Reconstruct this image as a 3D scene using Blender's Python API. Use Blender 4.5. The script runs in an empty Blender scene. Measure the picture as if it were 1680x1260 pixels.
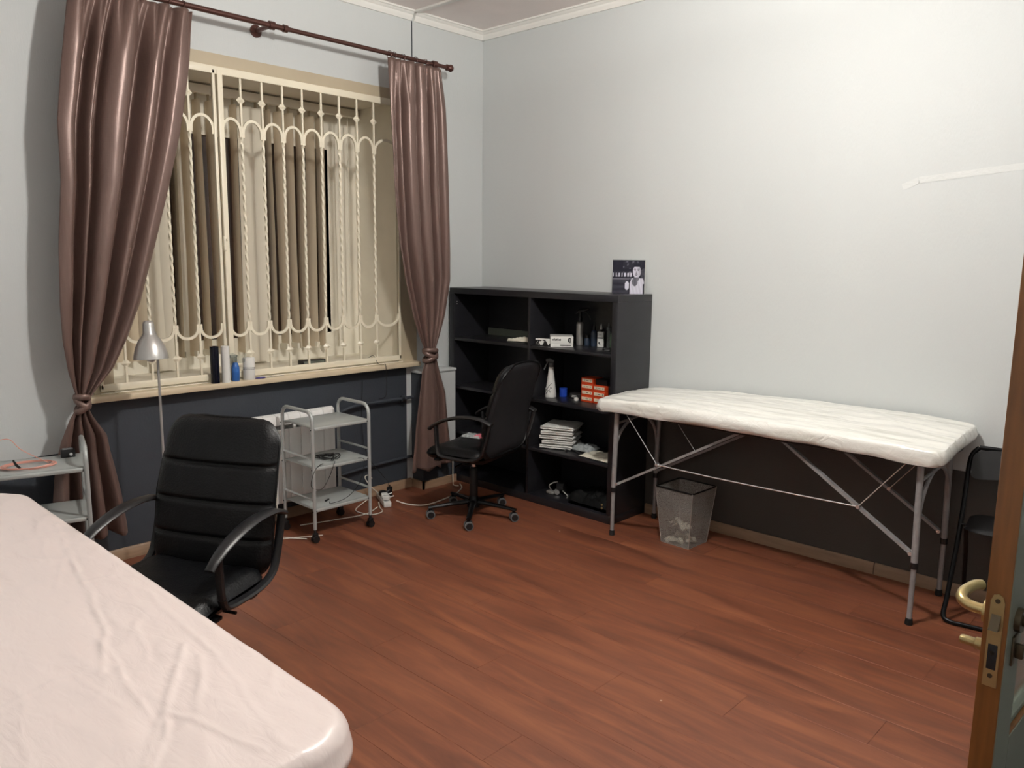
import bpy, bmesh, math, random
from mathutils import Vector, Matrix, noise
random.seed(7)
S = bpy.context.scene
COL = S.collection
PI = math.pi

# ------------------------------------------------------------ camera, world, lights, exposure
cam = bpy.data.cameras.new('camera'); camo = bpy.data.objects.new('camera', cam); COL.objects.link(camo)
r = Vector((0.7251906, 0.68846026, 0.0110028)); u = Vector((-0.11584719, 0.10624473, 0.98756847)); f = Vector((-0.67873266, 0.71745002, -0.15680386))
m = Matrix((r, u, -f)).transposed().to_4x4(); m.translation = Vector((4.24989953, -4.15346519, 1.6))
camo.matrix_world = m
cam.sensor_width = 36; cam.lens = 36 * 1306.41 / 1680; cam.clip_start = 0.02
S.camera = camo
w = bpy.data.worlds.new('world'); S.world = w; w.use_nodes = True
w.node_tree.nodes['Background'].inputs[0].default_value = (0.02, 0.025, 0.04, 1)
w.node_tree.nodes['Background'].inputs[1].default_value = 0.3
LX, LY, LZ = 2.7, -1.95, 2.88
def lamp(name, loc, power, rad, color):
    l = bpy.data.lights.new(name, 'POINT'); l.energy = power; l.shadow_soft_size = rad; l.color = color
    o = bpy.data.objects.new(name, l); o.location = loc; COL.objects.link(o); return o
lamp('ceiling_lamp_light', (LX, LY, LZ), 95, 0.08, (1.0, 0.965, 0.91))
lamp('ceiling_fill_uplight', (LX, LY, 3.005), 36, 0.02, (1.0, 0.965, 0.91))  # extra fill added above the reflector disc to brighten ceiling and moulding
lamp('entrance_fill_light', (4.3, -4.6, 2.55), 4, 0.1, (1.0, 0.96, 0.91))  # weak fill added behind the camera to lift the ceiling
S.view_settings.view_transform = 'Standard'; S.view_settings.look = 'None'
S.view_settings.gamma = 1; S.view_settings.use_curve_mapping = False
S.view_settings.exposure = 0.62

# ------------------------------------------------------------ materials
def lin(c):
    return tuple(((x / 255) / 12.92 if x <= 10 else ((x / 255 + .055) / 1.055) ** 2.4) for x in c)
class N:
    def __init__(s, name):
        s.m = bpy.data.materials.new(name); s.m.use_nodes = True; s.t = s.m.node_tree
        s.b = s.t.nodes['Principled BSDF']; s.out = s.t.nodes['Material Output']
    def n(s, typ, **k):
        x = s.t.nodes.new(typ)
        for a, v in k.items(): setattr(x, a, v)
        return x
    def l(s, a, b): s.t.links.new(a, b)
    def coords(s, scale=(1, 1, 1), kind='Object', rot=(0, 0, 0)):
        tc = s.n('ShaderNodeTexCoord'); mp = s.n('ShaderNodeMapping')
        mp.inputs['Scale'].default_value = scale; mp.inputs['Rotation'].default_value = rot
        s.l(tc.outputs[kind], mp.inputs[0]); return mp.outputs[0]
def mat(name, rgb, rough=.5, metal=0, var=0.06, scale=6, bump=0, bscale=40, stretch=(1, 1, 1), coat=0, sheen=0, alpha=1, trans=0, spec=.5, emit=None):
    a = N(name); c = lin(rgb)
    a.b.inputs['Roughness'].default_value = rough; a.b.inputs['Metallic'].default_value = metal
    a.b.inputs['Coat Weight'].default_value = coat; a.b.inputs['Coat Roughness'].default_value = .15
    a.b.inputs['Sheen Weight'].default_value = sheen; a.b.inputs['Specular IOR Level'].default_value = spec
    a.b.inputs['Transmission Weight'].default_value = trans
    a.b.inputs['Alpha'].default_value = alpha
    co = a.coords(stretch)
    nz = a.n('ShaderNodeTexNoise'); nz.inputs['Scale'].default_value = scale; nz.inputs['Detail'].default_value = 5
    a.l(co, nz.inputs['Vector'])
    cr = a.n('ShaderNodeValToRGB')
    cr.color_ramp.elements[0].position = .3; cr.color_ramp.elements[1].position = .7
    cr.color_ramp.elements[0].color = tuple(max(0, x * (1 - var)) for x in c) + (1,)
    cr.color_ramp.elements[1].color = tuple(min(1, x * (1 + var)) for x in c) + (1,)
    a.l(nz.outputs['Fac'], cr.inputs[0]); a.l(cr.outputs[0], a.b.inputs['Base Color'])
    if bump:
        n2 = a.n('ShaderNodeTexNoise'); n2.inputs['Scale'].default_value = bscale; n2.inputs['Detail'].default_value = 4
        a.l(co, n2.inputs['Vector'])
        bp = a.n('ShaderNodeBump'); bp.inputs['Strength'].default_value = bump; bp.inputs['Distance'].default_value = .01
        a.l(n2.outputs['Fac'], bp.inputs['Height']); a.l(bp.outputs[0], a.b.inputs['Normal'])
    if emit:
        a.b.inputs['Emission Color'].default_value = lin(emit[0]) + (1,); a.b.inputs['Emission Strength'].default_value = emit[1]
    return a.m
M = {}
M['wall2'] = mat('light_grey_filler', (214, 217, 216), .62, var=.02, bump=.2, bscale=60)
M['wall'] = mat('light_grey_wallpaper', (205, 209, 209), .62, var=.02, scale=1.2, bump=.12, bscale=160, stretch=(1, 1, .25))
M['dado2'] = mat('warm_dark_grey_paint', (74, 71, 67), .6, var=.06, scale=3, bump=.15, bscale=90)
M['dado'] = mat('dark_grey_paint', (56, 61, 69), .6, var=.06, scale=3, bump=.15, bscale=90)
M['ceil'] = mat('ceiling_paint', (246, 238, 235), .8, var=.02)
M['white'] = mat('white_gloss_paint', (240, 239, 234), .35, var=.02)
M['cream'] = mat('cream_paint', (246, 240, 224), .5, var=.05, scale=4, bump=.1, bscale=30)
M['beige'] = mat('beige_paint', (188, 175, 150), .55, var=.05, scale=4)
M['grille'] = mat('cream_enamel', (242, 234, 212), .35, var=.03)
M['blind'] = mat('beige_blind_fabric', (230, 215, 190), .75, var=.08, scale=3, stretch=(1, 1, .2))
M['blind2'] = mat('pale_blind_fabric', (232, 224, 206), .75, var=.05, scale=3, stretch=(1, 1, .2))
M['sill'] = mat('beige_marble', (222, 205, 176), .25, var=.16, scale=5, stretch=(1, .35, 1))
M['night'] = mat('night_glass', (66, 48, 38), .2, var=.3, scale=2)
M['bronze'] = mat('dark_brown_metal', (88, 58, 52), .35, .5, var=.1)
M['bookcase'] = mat('black_brown_laminate', (33, 33, 37), .33, var=.12, scale=3, stretch=(1, 1, 8), bump=.04, bscale=60)
M['leather'] = mat('black_faux_leather', (9, 10, 13), .4, var=.2, bump=.22, bscale=140, spec=.3)
M['leather_back'] = mat('black_fabric_mesh', (17, 17, 22), .7, var=.2, bump=.2, bscale=300)
M['blackplastic'] = mat('black_plastic', (24, 24, 26), .38, var=.12)
M['blackmetal'] = mat('black_metal', (20, 21, 23), .3, .6, var=.1)
M['greyplastic'] = mat('grey_castor_plastic', (105, 108, 110), .45, var=.1)
M['silver'] = mat('silver_grey_enamel', (186, 190, 189), .38, .3, var=.05)
M['shelfsilver'] = mat('silver_sheet_metal', (188, 193, 191), .4, .25, var=.05)
M['steel'] = mat('brushed_steel', (192, 190, 187), .32, .6, var=.1)
M['chrome'] = mat('chrome', (232, 232, 232), .22, .75, var=.02)
M['tube'] = mat('grey_hammered_tube', (158, 157, 158), .38, .25, var=.12, scale=30)
M['radiator'] = mat('white_radiator_enamel', (246, 246, 244), .3, var=.02)
M['brass'] = mat('polished_brass', (188, 168, 120), .3, .85, var=.08)
M['darkbrass'] = mat('aged_bronze', (92, 82, 66), .35, .8, var=.1)
M['rubber'] = mat('black_rubber', (18, 18, 18), .8)
M['whiteplastic'] = mat('white_plastic', (232, 232, 228), .35, var=.02)
M['towel'] = mat('white_sheet_fabric', (226, 226, 222), .85, var=.04, bump=.4, bscale=70)
M['paper'] = mat('off_white_paper', (226, 222, 205), .7, var=.04, bump=.3, bscale=40)
M['orange'] = mat('orange_card', (214, 72, 28), .5, var=.06)
M['label'] = mat('cream_label', (236, 222, 196), .6, var=.03)
M['ink'] = mat('black_ink', (22, 20, 22), .6)
M['blue'] = mat('blue_plastic', (40, 78, 190), .35, var=.06)
M['bluebottle'] = mat('translucent_blue_plastic', (60, 120, 205), .3, var=.2, scale=14, trans=.3)
M['wrap'] = mat('clear_plastic', (220, 228, 226), .15, trans=.9, spec=.6)
M['film'] = mat('crinkled_plastic', (205, 212, 214), .22, var=.15, scale=30, bump=.8, bscale=50, trans=.35)
M['blackbag'] = mat('black_bag_plastic', (7, 8, 9), .75, var=.2, spec=.2)
M['blackfoil'] = mat('black_film_roll', (12, 15, 30), .15, var=.2)
M['green'] = mat('green_liquid_bottle', (118, 150, 122), .25, var=.15, scale=10, trans=.35)
M['blueglass'] = mat('dark_blue_bottle', (48, 60, 78), .25, var=.2)
M['pink'] = mat('pink_packet', (225, 120, 135), .3, var=.2, scale=20)
M['coral'] = mat('coral_cable', (226, 165, 150), .5)
M['whitecable'] = mat('white_cable', (222, 216, 204), .5)
M['blackcable'] = mat('black_cable', (14, 14, 15), .5)
M['orangewood'] = mat('varnished_door_wood', (126, 80, 36), .35, var=.22, scale=9, stretch=(6, 6, .6), coat=.3)
M['doorgrey'] = mat('grey_green_door_paint', (112, 118, 108), .4, var=.05)
M['basewood'] = mat('light_wood_skirting', (158, 130, 105), .5, var=.16, scale=5, stretch=(1, 1, 8))
M['violet'] = mat('violet_handle', (58, 52, 130), .35)
M['bulb'] = mat('opal_bulb', (250, 246, 235), .4, emit=((255, 240, 215), 6))
def fabric_silk():
    a = N('mauve_brown_satin'); c = lin((116, 94, 87))
    a.b.inputs['Base Color'].default_value = c + (1,)
    a.b.inputs['Metallic'].default_value = .3; a.b.inputs['Roughness'].default_value = .34
    a.b.inputs['Anisotropic'].default_value = .4
    a.b.inputs['Sheen Weight'].default_value = .12; a.b.inputs['Sheen Tint'].default_value = lin((235, 200, 185)) + (1,)
    co = a.coords((2, 60, 3)); nz = a.n('ShaderNodeTexNoise'); nz.inputs['Scale'].default_value = 3; nz.inputs['Detail'].default_value = 6
    a.l(co, nz.inputs['Vector'])
    mx = a.n('ShaderNodeMix', data_type='RGBA'); mx.inputs[6].default_value = tuple(x * .85 for x in c) + (1,); mx.inputs[7].default_value = tuple(x * 1.15 for x in c) + (1,)
    a.l(nz.outputs['Fac'], mx.inputs[0]); a.l(mx.outputs[2], a.b.inputs['Base Color'])
    co2 = a.coords((1, 6, 60)); n2 = a.n('ShaderNodeTexNoise'); n2.inputs['Scale'].default_value = 6; a.l(co2, n2.inputs['Vector'])
    bp = a.n('ShaderNodeBump'); bp.inputs['Strength'].default_value = .12; bp.inputs['Distance'].default_value = .004
    a.l(n2.outputs['Fac'], bp.inputs['Height']); a.l(bp.outputs[0], a.b.inputs['Normal'])
    return a.m
M['silk'] = fabric_silk()
def plank_mat():
    a = N('red_brown_laminate')
    geo = a.n('ShaderNodeNewGeometry'); mp0 = a.n('ShaderNodeMapping'); mp0.inputs['Scale'].default_value = (1.0, 7.5, 1); a.l(geo.outputs['Position'], mp0.inputs[0]); co = mp0.outputs[0]; info = a.n('ShaderNodeObjectInfo')
    add = a.n('ShaderNodeVectorMath', operation='ADD'); mulv = a.n('ShaderNodeVectorMath', operation='SCALE'); mulv.inputs[3].default_value = .35
    cb = a.n('ShaderNodeCombineXYZ'); a.l(info.outputs['Random'], cb.inputs[0]); a.l(info.outputs['Random'], cb.inputs[1]); a.l(cb.outputs[0], mulv.inputs[0])
    a.l(co, add.inputs[0]); a.l(mulv.outputs[0], add.inputs[1])
    n1 = a.n('ShaderNodeTexNoise'); n1.inputs['Scale'].default_value = 1.6; n1.inputs['Detail'].default_value = 8; n1.inputs['Roughness'].default_value = .62; n1.inputs['Distortion'].default_value = .8
    a.l(add.outputs[0], n1.inputs['Vector'])
    cr = a.n('ShaderNodeValToRGB'); e = cr.color_ramp.elements
    e[0].position = .28; e[0].color = lin((86, 48, 34)) + (1,); e[1].position = .74; e[1].color = lin((144, 88, 58)) + (1,)
    k = e.new(.5); k.color = lin((116, 67, 46)) + (1,)
    a.l(n1.outputs['Fac'], cr.inputs[0])
    wco = a.n('ShaderNodeNewGeometry'); n3 = a.n('ShaderNodeTexNoise'); n3.inputs['Scale'].default_value = 1.1; n3.inputs['Detail'].default_value = 3
    a.l(wco.outputs['Position'], n3.inputs['Vector'])
    hsv = a.n('ShaderNodeHueSaturation'); mr = a.n('ShaderNodeMapRange'); mr.inputs[3].default_value = .965; mr.inputs[4].default_value = 1.035
    a.l(info.outputs['Random'], mr.inputs[0]); a.l(mr.outputs[0], hsv.inputs['Value']); a.l(cr.outputs[0], hsv.inputs['Color'])
    mx = a.n('ShaderNodeMix', data_type='RGBA', blend_type='MIX'); m3 = a.n('ShaderNodeMapRange'); m3.inputs[1].default_value = .45; m3.inputs[2].default_value = .8; m3.inputs[3].default_value = 0; m3.inputs[4].default_value = .35
    a.l(n3.outputs['Fac'], m3.inputs[0]); a.l(m3.outputs[0], mx.inputs[0]); a.l(hsv.outputs[0], mx.inputs[6]); mx.inputs[7].default_value = lin((142, 88, 66)) + (1,)
    vo = a.n('ShaderNodeTexVoronoi'); vo.inputs['Scale'].default_value = 3.2; a.l(wco.outputs['Position'], vo.inputs['Vector'])
    sp = a.n('ShaderNodeMapRange'); sp.inputs[1].default_value = .012; sp.inputs[2].default_value = .02; sp.inputs[3].default_value = .8; sp.inputs[4].default_value = 0; a.l(vo.outputs['Distance'], sp.inputs[0])
    mx2 = a.n('ShaderNodeMix', data_type='RGBA'); a.l(sp.outputs[0], mx2.inputs[0]); a.l(mx.outputs[2], mx2.inputs[6]); mx2.inputs[7].default_value = lin((205, 190, 175)) + (1,)
    a.l(mx2.outputs[2], a.b.inputs['Base Color'])
    rr = a.n('ShaderNodeMapRange'); rr.inputs[3].default_value = .4; rr.inputs[4].default_value = .58; a.l(n1.outputs['Fac'], rr.inputs[0]); a.l(rr.outputs[0], a.b.inputs['Roughness'])
    bp = a.n('ShaderNodeBump'); bp.inputs['Strength'].default_value = .08; bp.inputs['Distance'].default_value = .003
    a.l(n1.outputs['Fac'], bp.inputs['Height']); a.l(bp.outputs[0], a.b.inputs['Normal'])
    return a.m
M['plank'] = plank_mat()
def glass(name, tint, rough=.02):
    a = N(name); a.b.inputs['Base Color'].default_value = lin(tint) + (1,); a.b.inputs['Transmission Weight'].default_value = 1
    a.b.inputs['Roughness'].default_value = rough; a.b.inputs['IOR'].default_value = 1.45
    nz = a.n('ShaderNodeTexNoise'); nz.inputs['Scale'].default_value = 8
    bp = a.n('ShaderNodeBump'); bp.inputs['Strength'].default_value = .02; a.l(nz.outputs['Fac'], bp.inputs['Height']); a.l(bp.outputs[0], a.b.inputs['Normal'])
    return a.m
M['glass'] = glass('door_glass', (232, 240, 234), .12)
M['winglass'] = glass('window_glass', (210, 205, 195), .03)
def mesh_mat():
    a = N('fine_wire_mesh'); a.b.inputs['Base Color'].default_value = lin((168, 168, 164)) + (1,); a.b.inputs['Metallic'].default_value = .3; a.b.inputs['Roughness'].default_value = .4
    co = a.coords((330, 330, 330)); ck = a.n('ShaderNodeTexNoise'); ck.inputs['Scale'].default_value = 1; a.l(co, ck.inputs['Vector'])
    mr = a.n('ShaderNodeMapRange'); mr.inputs[1].default_value = .4; mr.inputs[2].default_value = .6; mr.inputs[3].default_value = .3; mr.inputs[4].default_value = .72
    a.l(ck.outputs['Fac'], mr.inputs[0]); a.l(mr.outputs[0], a.b.inputs['Alpha']); return a.m
M['mesh'] = mesh_mat()
def cover_mat(name, rgb, coat, rough, streak=0.0, bs=.25):
    a = N(name); c = lin(rgb)
    a.b.inputs['Roughness'].default_value = rough; a.b.inputs['Coat Weight'].default_value = coat; a.b.inputs['Coat Roughness'].default_value = .2
    a.b.inputs['Subsurface Weight'].default_value = 0
    co = a.coords((1, 3, 1)); nz = a.n('ShaderNodeTexNoise'); nz.inputs['Scale'].default_value = 2.5; nz.inputs['Detail'].default_value = 5; a.l(co, nz.inputs['Vector'])
    mx = a.n('ShaderNodeMix', data_type='RGBA'); mx.inputs[6].default_value = tuple(x * .95 for x in c) + (1,); mx.inputs[7].default_value = tuple(min(1, x * 1.04) for x in c) + (1,)
    a.l(nz.outputs['Fac'], mx.inputs[0])
    cs2 = a.coords((1.1, 16, 8)); ns = a.n('ShaderNodeTexNoise'); ns.inputs['Scale'].default_value = 2.2; ns.inputs['Detail'].default_value = 6; a.l(cs2, ns.inputs['Vector'])
    ms = a.n('ShaderNodeMapRange'); ms.inputs[1].default_value = .52; ms.inputs[2].default_value = .68; ms.inputs[3].default_value = 0; ms.inputs[4].default_value = streak; a.l(ns.outputs['Fac'], ms.inputs[0])
    mz = a.n('ShaderNodeMix', data_type='RGBA'); a.l(ms.outputs[0], mz.inputs[0]); a.l(mx.outputs[2], mz.inputs[6]); mz.inputs[7].default_value = lin((196, 196, 184)) + (1,)
    a.l(mz.outputs[2], a.b.inputs['Base Color'])
    n2 = a.n('ShaderNodeTexNoise'); n2.inputs['Scale'].default_value = 14; n2.inputs['Detail'].default_value = 7; n2.inputs['Distortion'].default_value = 1.5; a.l(co, n2.inputs['Vector'])
    bp = a.n('ShaderNodeBump'); bp.inputs['Strength'].default_value = bs; bp.inputs['Distance'].default_value = .01
    a.l(n2.outputs['Fac'], bp.inputs['Height']); a.l(bp.outputs[0], a.b.inputs['Normal']); return a.m
M['pinkcover'] = cover_mat('pale_pink_cover', (234, 220, 216), .3, .42, 0, .16)
M['whitecover'] = cover_mat('white_film_cover', (246, 246, 240), .6, .4, .55, .6)

# ------------------------------------------------------------ mesh helpers
class MB:
    def __init__(s): s.v = []; s.f = []; s.mi = []; s.mats = []; s.sm = []
    def _m(s, m):
        if m not in s.mats: s.mats.append(m)
        return s.mats.index(m)
    def add(s, vs, fs, m=None, smooth=True, mx=None):
        o = len(s.v); i = s._m(m) if m else 0
        s.v += [tuple(mx @ Vector(v)) if mx else tuple(v) for v in vs]
        s.f += [tuple(o + k for k in f) for f in fs]; s.mi += [i] * len(fs); s.sm += [smooth] * len(fs); return s
    def box(s, a, b, m=None, mx=None):
        x0, y0, z0 = [min(p, q) for p, q in zip(a, b)]; x1, y1, z1 = [max(p, q) for p, q in zip(a, b)]
        vs = [(x0, y0, z0), (x1, y0, z0), (x1, y1, z0), (x0, y1, z0), (x0, y0, z1), (x1, y0, z1), (x1, y1, z1), (x0, y1, z1)]
        return s.add(vs, [(0, 3, 2, 1), (4, 5, 6, 7), (0, 1, 5, 4), (1, 2, 6, 5), (2, 3, 7, 6), (3, 0, 4, 7)], m, False, mx)
    def rbox(s, a, b, rad, m=None, seg=2, mx=None):
        bm = bmesh.new(); bmesh.ops.create_cube(bm, size=1)
        sz = [abs(q - p) for p, q in zip(a, b)]; c = [(p + q) / 2 for p, q in zip(a, b)]
        for v in bm.verts: v.co = Vector((v.co.x * sz[0] + c[0], v.co.y * sz[1] + c[1], v.co.z * sz[2] + c[2]))
        bmesh.ops.bevel(bm, geom=bm.edges[:] , offset=min(rad, min(sz) * .49), segments=seg, profile=.5, affect='EDGES')
        bm.verts.index_update()
        s.add([v.co.copy() for v in bm.verts], [[v.index for v in f.verts] for f in bm.faces], m, True, mx); bm.free(); return s
    def sweep(s, path, rx, ry=None, m=None, n=8, up=(0, 0, 1), closed=False, caps=True, sq=False, twist=0, mx=None):
        ry = rx if ry is None else ry; P = [Vector(p) for p in path]; K = len(P); up = Vector(up); vs = []; fs = []; prev = None
        for i, p in enumerate(P):
            if closed: t = P[(i + 1) % K] - P[i - 1]
            else: t = P[min(i + 1, K - 1)] - P[max(i - 1, 0)]
            t.normalize(); a = up if prev is None else prev
            sx = t.cross(up)
            if sx.length < .15: sx = prev if prev is not None else t.cross(Vector((1, .13, 0)))
            sx = (sx - t * sx.dot(t)).normalized()
            if prev is not None and sx.dot(prev) < 0: sx = -sx
            prev = sx; sy = sx.cross(t).normalized()
            A = rx[i] if isinstance(rx, (list, tuple)) else rx; B = ry[i] if isinstance(ry, (list, tuple)) else ry
            for k in range(n):
                th = 2 * PI * (k + (.5 if sq else 0)) / n + twist * i
                q = 1.0 if not sq else (1.414 if n == 4 else 1)
                vs.append(p + sx * math.cos(th) * A * q + sy * math.sin(th) * B * q)
        for i in range(K if closed else K - 1):
            for k in range(n):
                j = (i + 1) % K
                fs.append((i * n + k, i * n + (k + 1) % n, j * n + (k + 1) % n, j * n + k))
        if caps and not closed: fs += [tuple(range(n))[::-1], tuple((K - 1) * n + k for k in range(n))]
        return s.add(vs, fs, m, not (sq and n == 4), mx)
    def cyl(s, a, b, ra, rb=None, m=None, n=16, mx=None):
        rb = ra if rb is None else rb
        return s.sweep([a, b], [ra, rb], [ra, rb], m, n, up=(0, 0, 1), mx=mx)
    def lathe(s, prof, c=(0, 0, 0), m=None, n=20, mx=None):
        vs = []; fs = []; K = len(prof)
        for (rr, z) in prof:
            for k in range(n):
                t = 2 * PI * k / n; vs.append((c[0] + rr * math.cos(t), c[1] + rr * math.sin(t), c[2] + z))
        for i in range(K - 1):
            for k in range(n): fs.append((i * n + k, i * n + (k + 1) % n, (i + 1) * n + (k + 1) % n, (i + 1) * n + k))
        if prof[0][0] > 1e-5: fs.append(tuple(range(n))[::-1])
        if prof[-1][0] > 1e-5: fs.append(tuple((K - 1) * n + k for k in range(n)))
        return s.add(vs, fs, m, True, mx)
    def grid(s, fn, nu, nv, m=None, smooth=True, mx=None, flip=False):
        vs = [fn(i / nu, j / nv) for j in range(nv + 1) for i in range(nu + 1)]; W = nu + 1
        fs = [(j * W + i, j * W + i + 1, (j + 1) * W + i + 1, (j + 1) * W + i) for j in range(nv) for i in range(nu)]
        if flip: fs = [f[::-1] for f in fs]
        return s.add(vs, fs, m, smooth, mx)
    def prism(s, pts, a, b, m=None, axis='x', mx=None, smooth=False):
        def P(p, t):
            return {'x': (t, p[0], p[1]), 'y': (p[0], t, p[1]), 'z': (p[0], p[1], t)}[axis]
        n = len(pts); vs = [P(p, a) for p in pts] + [P(p, b) for p in pts]
        fs = [tuple(range(n))[::-1], tuple(range(n, 2 * n))] + [(i, (i + 1) % n, n + (i + 1) % n, n + i) for i in range(n)]
        return s.add(vs, fs, m, smooth, mx)
    def build(s, name, m=None, parent=None, fix=True, angle=40):
        me = bpy.data.meshes.new(name); me.from_pydata(s.v, [], s.f)
        ms = s.mats if s.mats else []
        if m and not ms: me.materials.append(M[m] if isinstance(m, str) else m)
        for x in ms: me.materials.append(M[x])
        for p, mi, sm in zip(me.polygons, s.mi, s.sm): p.material_index = mi; p.use_smooth = sm
        if fix:
            bm = bmesh.new(); bm.from_mesh(me); bmesh.ops.remove_doubles(bm, verts=bm.verts, dist=1e-5)
            bmesh.ops.recalc_face_normals(bm, faces=bm.faces); bm.to_mesh(me); bm.free()
        me.validate(); me.update()
        try: me.set_sharp_from_angle(angle=math.radians(angle))
        except Exception: pass
        o = bpy.data.objects.new(name, me); COL.objects.link(o)
        if parent is not None: o.parent = parent
        return o
def tag(o, label=None, cat=None, group=None, kind=None):
    if label: o['label'] = label
    if cat: o['category'] = cat
    if group: o['group'] = group
    if kind: o['kind'] = kind
    return o
def thing(name, loc, rz, label, cat, group=None):
    o = bpy.data.objects.new(name, None); COL.objects.link(o); o.location = loc; o.rotation_euler = (0, 0, rz)
    o.empty_display_size = .05
    return tag(o, label, cat, group)
def copy_tree(o, parent=None):
    c = o.copy(); COL.objects.link(c); c.parent = parent
    for ch in list(o.children): copy_tree(ch, c)
    return c
def smooth_path(P, k=6, closed=False):
    P = [Vector(p) for p in P]; n = len(P); out = []
    for i in range(n if closed else n - 1):
        g = (lambda j: P[j % n]) if closed else (lambda j: P[max(0, min(n - 1, j))])
        a, b, c, d = g(i - 1), g(i), g(i + 1), g(i + 2)
        for t in range(k):
            t /= k
            out.append(.5 * ((2 * b) + (c - a) * t + (2 * a - 5 * b + 4 * c - d) * t * t + (-a + 3 * b - 3 * c + d) * t ** 3))
    if not closed: out.append(P[-1])
    return out
def interp(x, xs, ys):
    if x <= xs[0]: return ys[0]
    for i in range(len(xs) - 1):
        if x <= xs[i + 1]:
            t = (x - xs[i]) / (xs[i + 1] - xs[i]); return ys[i] + (ys[i + 1] - ys[i]) * t
    return ys[-1]
def struct(o, label=None, cat=None): return tag(o, label, cat, kind='structure')

# ------------------------------------------------------------ room shell
RX, RY, CZ = 4.75, -4.95, 3.165          # room extents
fl = MB().box((-.12, RY - .12, -.06), (RX + .12, .12, -.011)).build('floor', 'basewood')
struct(fl, 'red-brown wood laminate floor of long boards', 'floor')
PW, PL = .193, 1.29; y = 0.0; row = 0
while y > RY + .001:
    y1 = max(y - PW, RY); x = -((row * .43) % PL)
    while x < RX:
        a, b = max(x, 0.0), min(x + PL, RX)
        if b - a > .02:
            g = .0004
            bm_ = MB(); hw, hl = (y - y1) / 2 - g, (b - a) / 2 - g
            bm_.v = [(-hl, -hw, -.01), (hl, -hw, -.01), (hl, hw, -.01), (-hl, hw, -.01), (-hl, -hw, -.0005), (hl, -hw, -.0005), (hl, hw, -.0005), (-hl, hw, -.0005), (-hl + .0007, -hw + .0007, 0), (hl - .0007, -hw + .0007, 0), (hl - .0007, hw - .0007, 0), (-hl + .0007, hw - .0007, 0)]
            bm_.f = [(0, 3, 2, 1), (0, 1, 5, 4), (1, 2, 6, 5), (2, 3, 7, 6), (3, 0, 4, 7), (4, 5, 9, 8), (5, 6, 10, 9), (6, 7, 11, 10), (7, 4, 8, 11), (8, 9, 10, 11)]
            bm_.mi = [0] * 10; bm_.sm = [False] * 10
            o = bm_.build('floor_board', 'plank', fl, fix=False, angle=3); o.location = ((a + b) / 2, (y + y1) / 2, 0)
        x += PL
    y = y1; row += 1
struct(MB().box((-.12, RY - .12, CZ), (RX + .12, .12, CZ + .1)).build('ceiling', 'ceil'), 'pale pinkish white flat ceiling', 'ceiling')
DZ = .62
wl = MB()                                   # window wall, x<=0
WY0, WY1, WZ0, WZ1 = -2.70, -.72, .862, 2.63      # window opening
for (ya, yb, za, zb, mm) in ((RY, -2.79, 0, DZ, 'dado'), (RY, -2.79, DZ, CZ, 'wall'), (-2.79, WY0, 0, WZ0, 'dado'), (-2.79, WY0, WZ0, CZ, 'wall'), (WY0, WY1, 0, WZ0, 'dado'), (WY0, WY1, WZ1, CZ, 'wall'), (WY1, 0.0, 0, CZ, 'wall')):
    wl.box((-.62, ya, za), (0, yb, zb), mm)
struct(wl.build('wall_left', fix=False), 'light grey papered wall around the barred window, dark grey below', 'wall')
wr = MB(); wr.box((-.5, 0, DZ), (RX + .12, .12, CZ), 'wall').box((-.5, 0, -.01), (RX + .12, .12, DZ), 'dado2')
struct(wr.build('wall_back', fix=False), 'long light grey wall behind the bookcase and white table, dark grey below', 'wall')
ptch = MB()
pa = [(2.86, 1.2), (2.88, 1.55), (2.87, 1.94), (2.93, 1.985), (3.45, 2.035), (4.3, 2.06), (4.3, 1.2), (2.86, 1.2)]
def strip(pts, wd, th=.0015):
    mb = MB()
    for p, q in zip(pts[:-1], pts[1:]):
        d = Vector((q[0] - p[0], q[1] - p[1])); d.normalize(); nn = Vector((-d.y, d.x)) * wd / 2
        mb.prism([(p[0] + nn.x, p[1] + nn.y), (p[0] - nn.x, p[1] - nn.y), (q[0] - nn.x, q[1] - nn.y), (q[0] + nn.x, q[1] + nn.y)], -th, 0, None, 'y')
    return mb
o = strip([(2.90, 1.955), (2.97, 1.985), (3.5, 2.03), (4.3, 2.07)], .03, .0012).build('trim_5', 'wall2'); struct(o, 'raised wallpapered ridge on the back wall, upper right', 'trim')
struct(MB().box((RX, RY - .12, 0), (RX + .12, 0, CZ)).build('wall_right', 'wall'), 'light grey side wall', 'wall')
struct(MB().box((-.12, RY - .12, 0), (RX, RY, CZ)).build('wall_front', 'wall'), 'light grey wall behind the camera', 'wall')
struct(MB().box((4.02, -1.66, 0), (RX, -1.56, CZ)).build('wall_partition', 'wall'), 'short light grey wall carrying the open door', 'wall')
# pilaster between window and bookcase
pl = MB().box((0, -.672, .2), (.122, -.375, .81), 'wall').box((-.001, -.668, 0), (.118, -.379, .2), 'dado').rbox((-.001, -.685, .81), (.132, -.372, .828), .004, 'wall').box((0, -.676, .2), (.1215, -.672, .81), 'dado')
struct(pl.build('trim_1', fix=False), 'light grey boxed pillar with a ledge beside the bookcase', 'trim')
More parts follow.
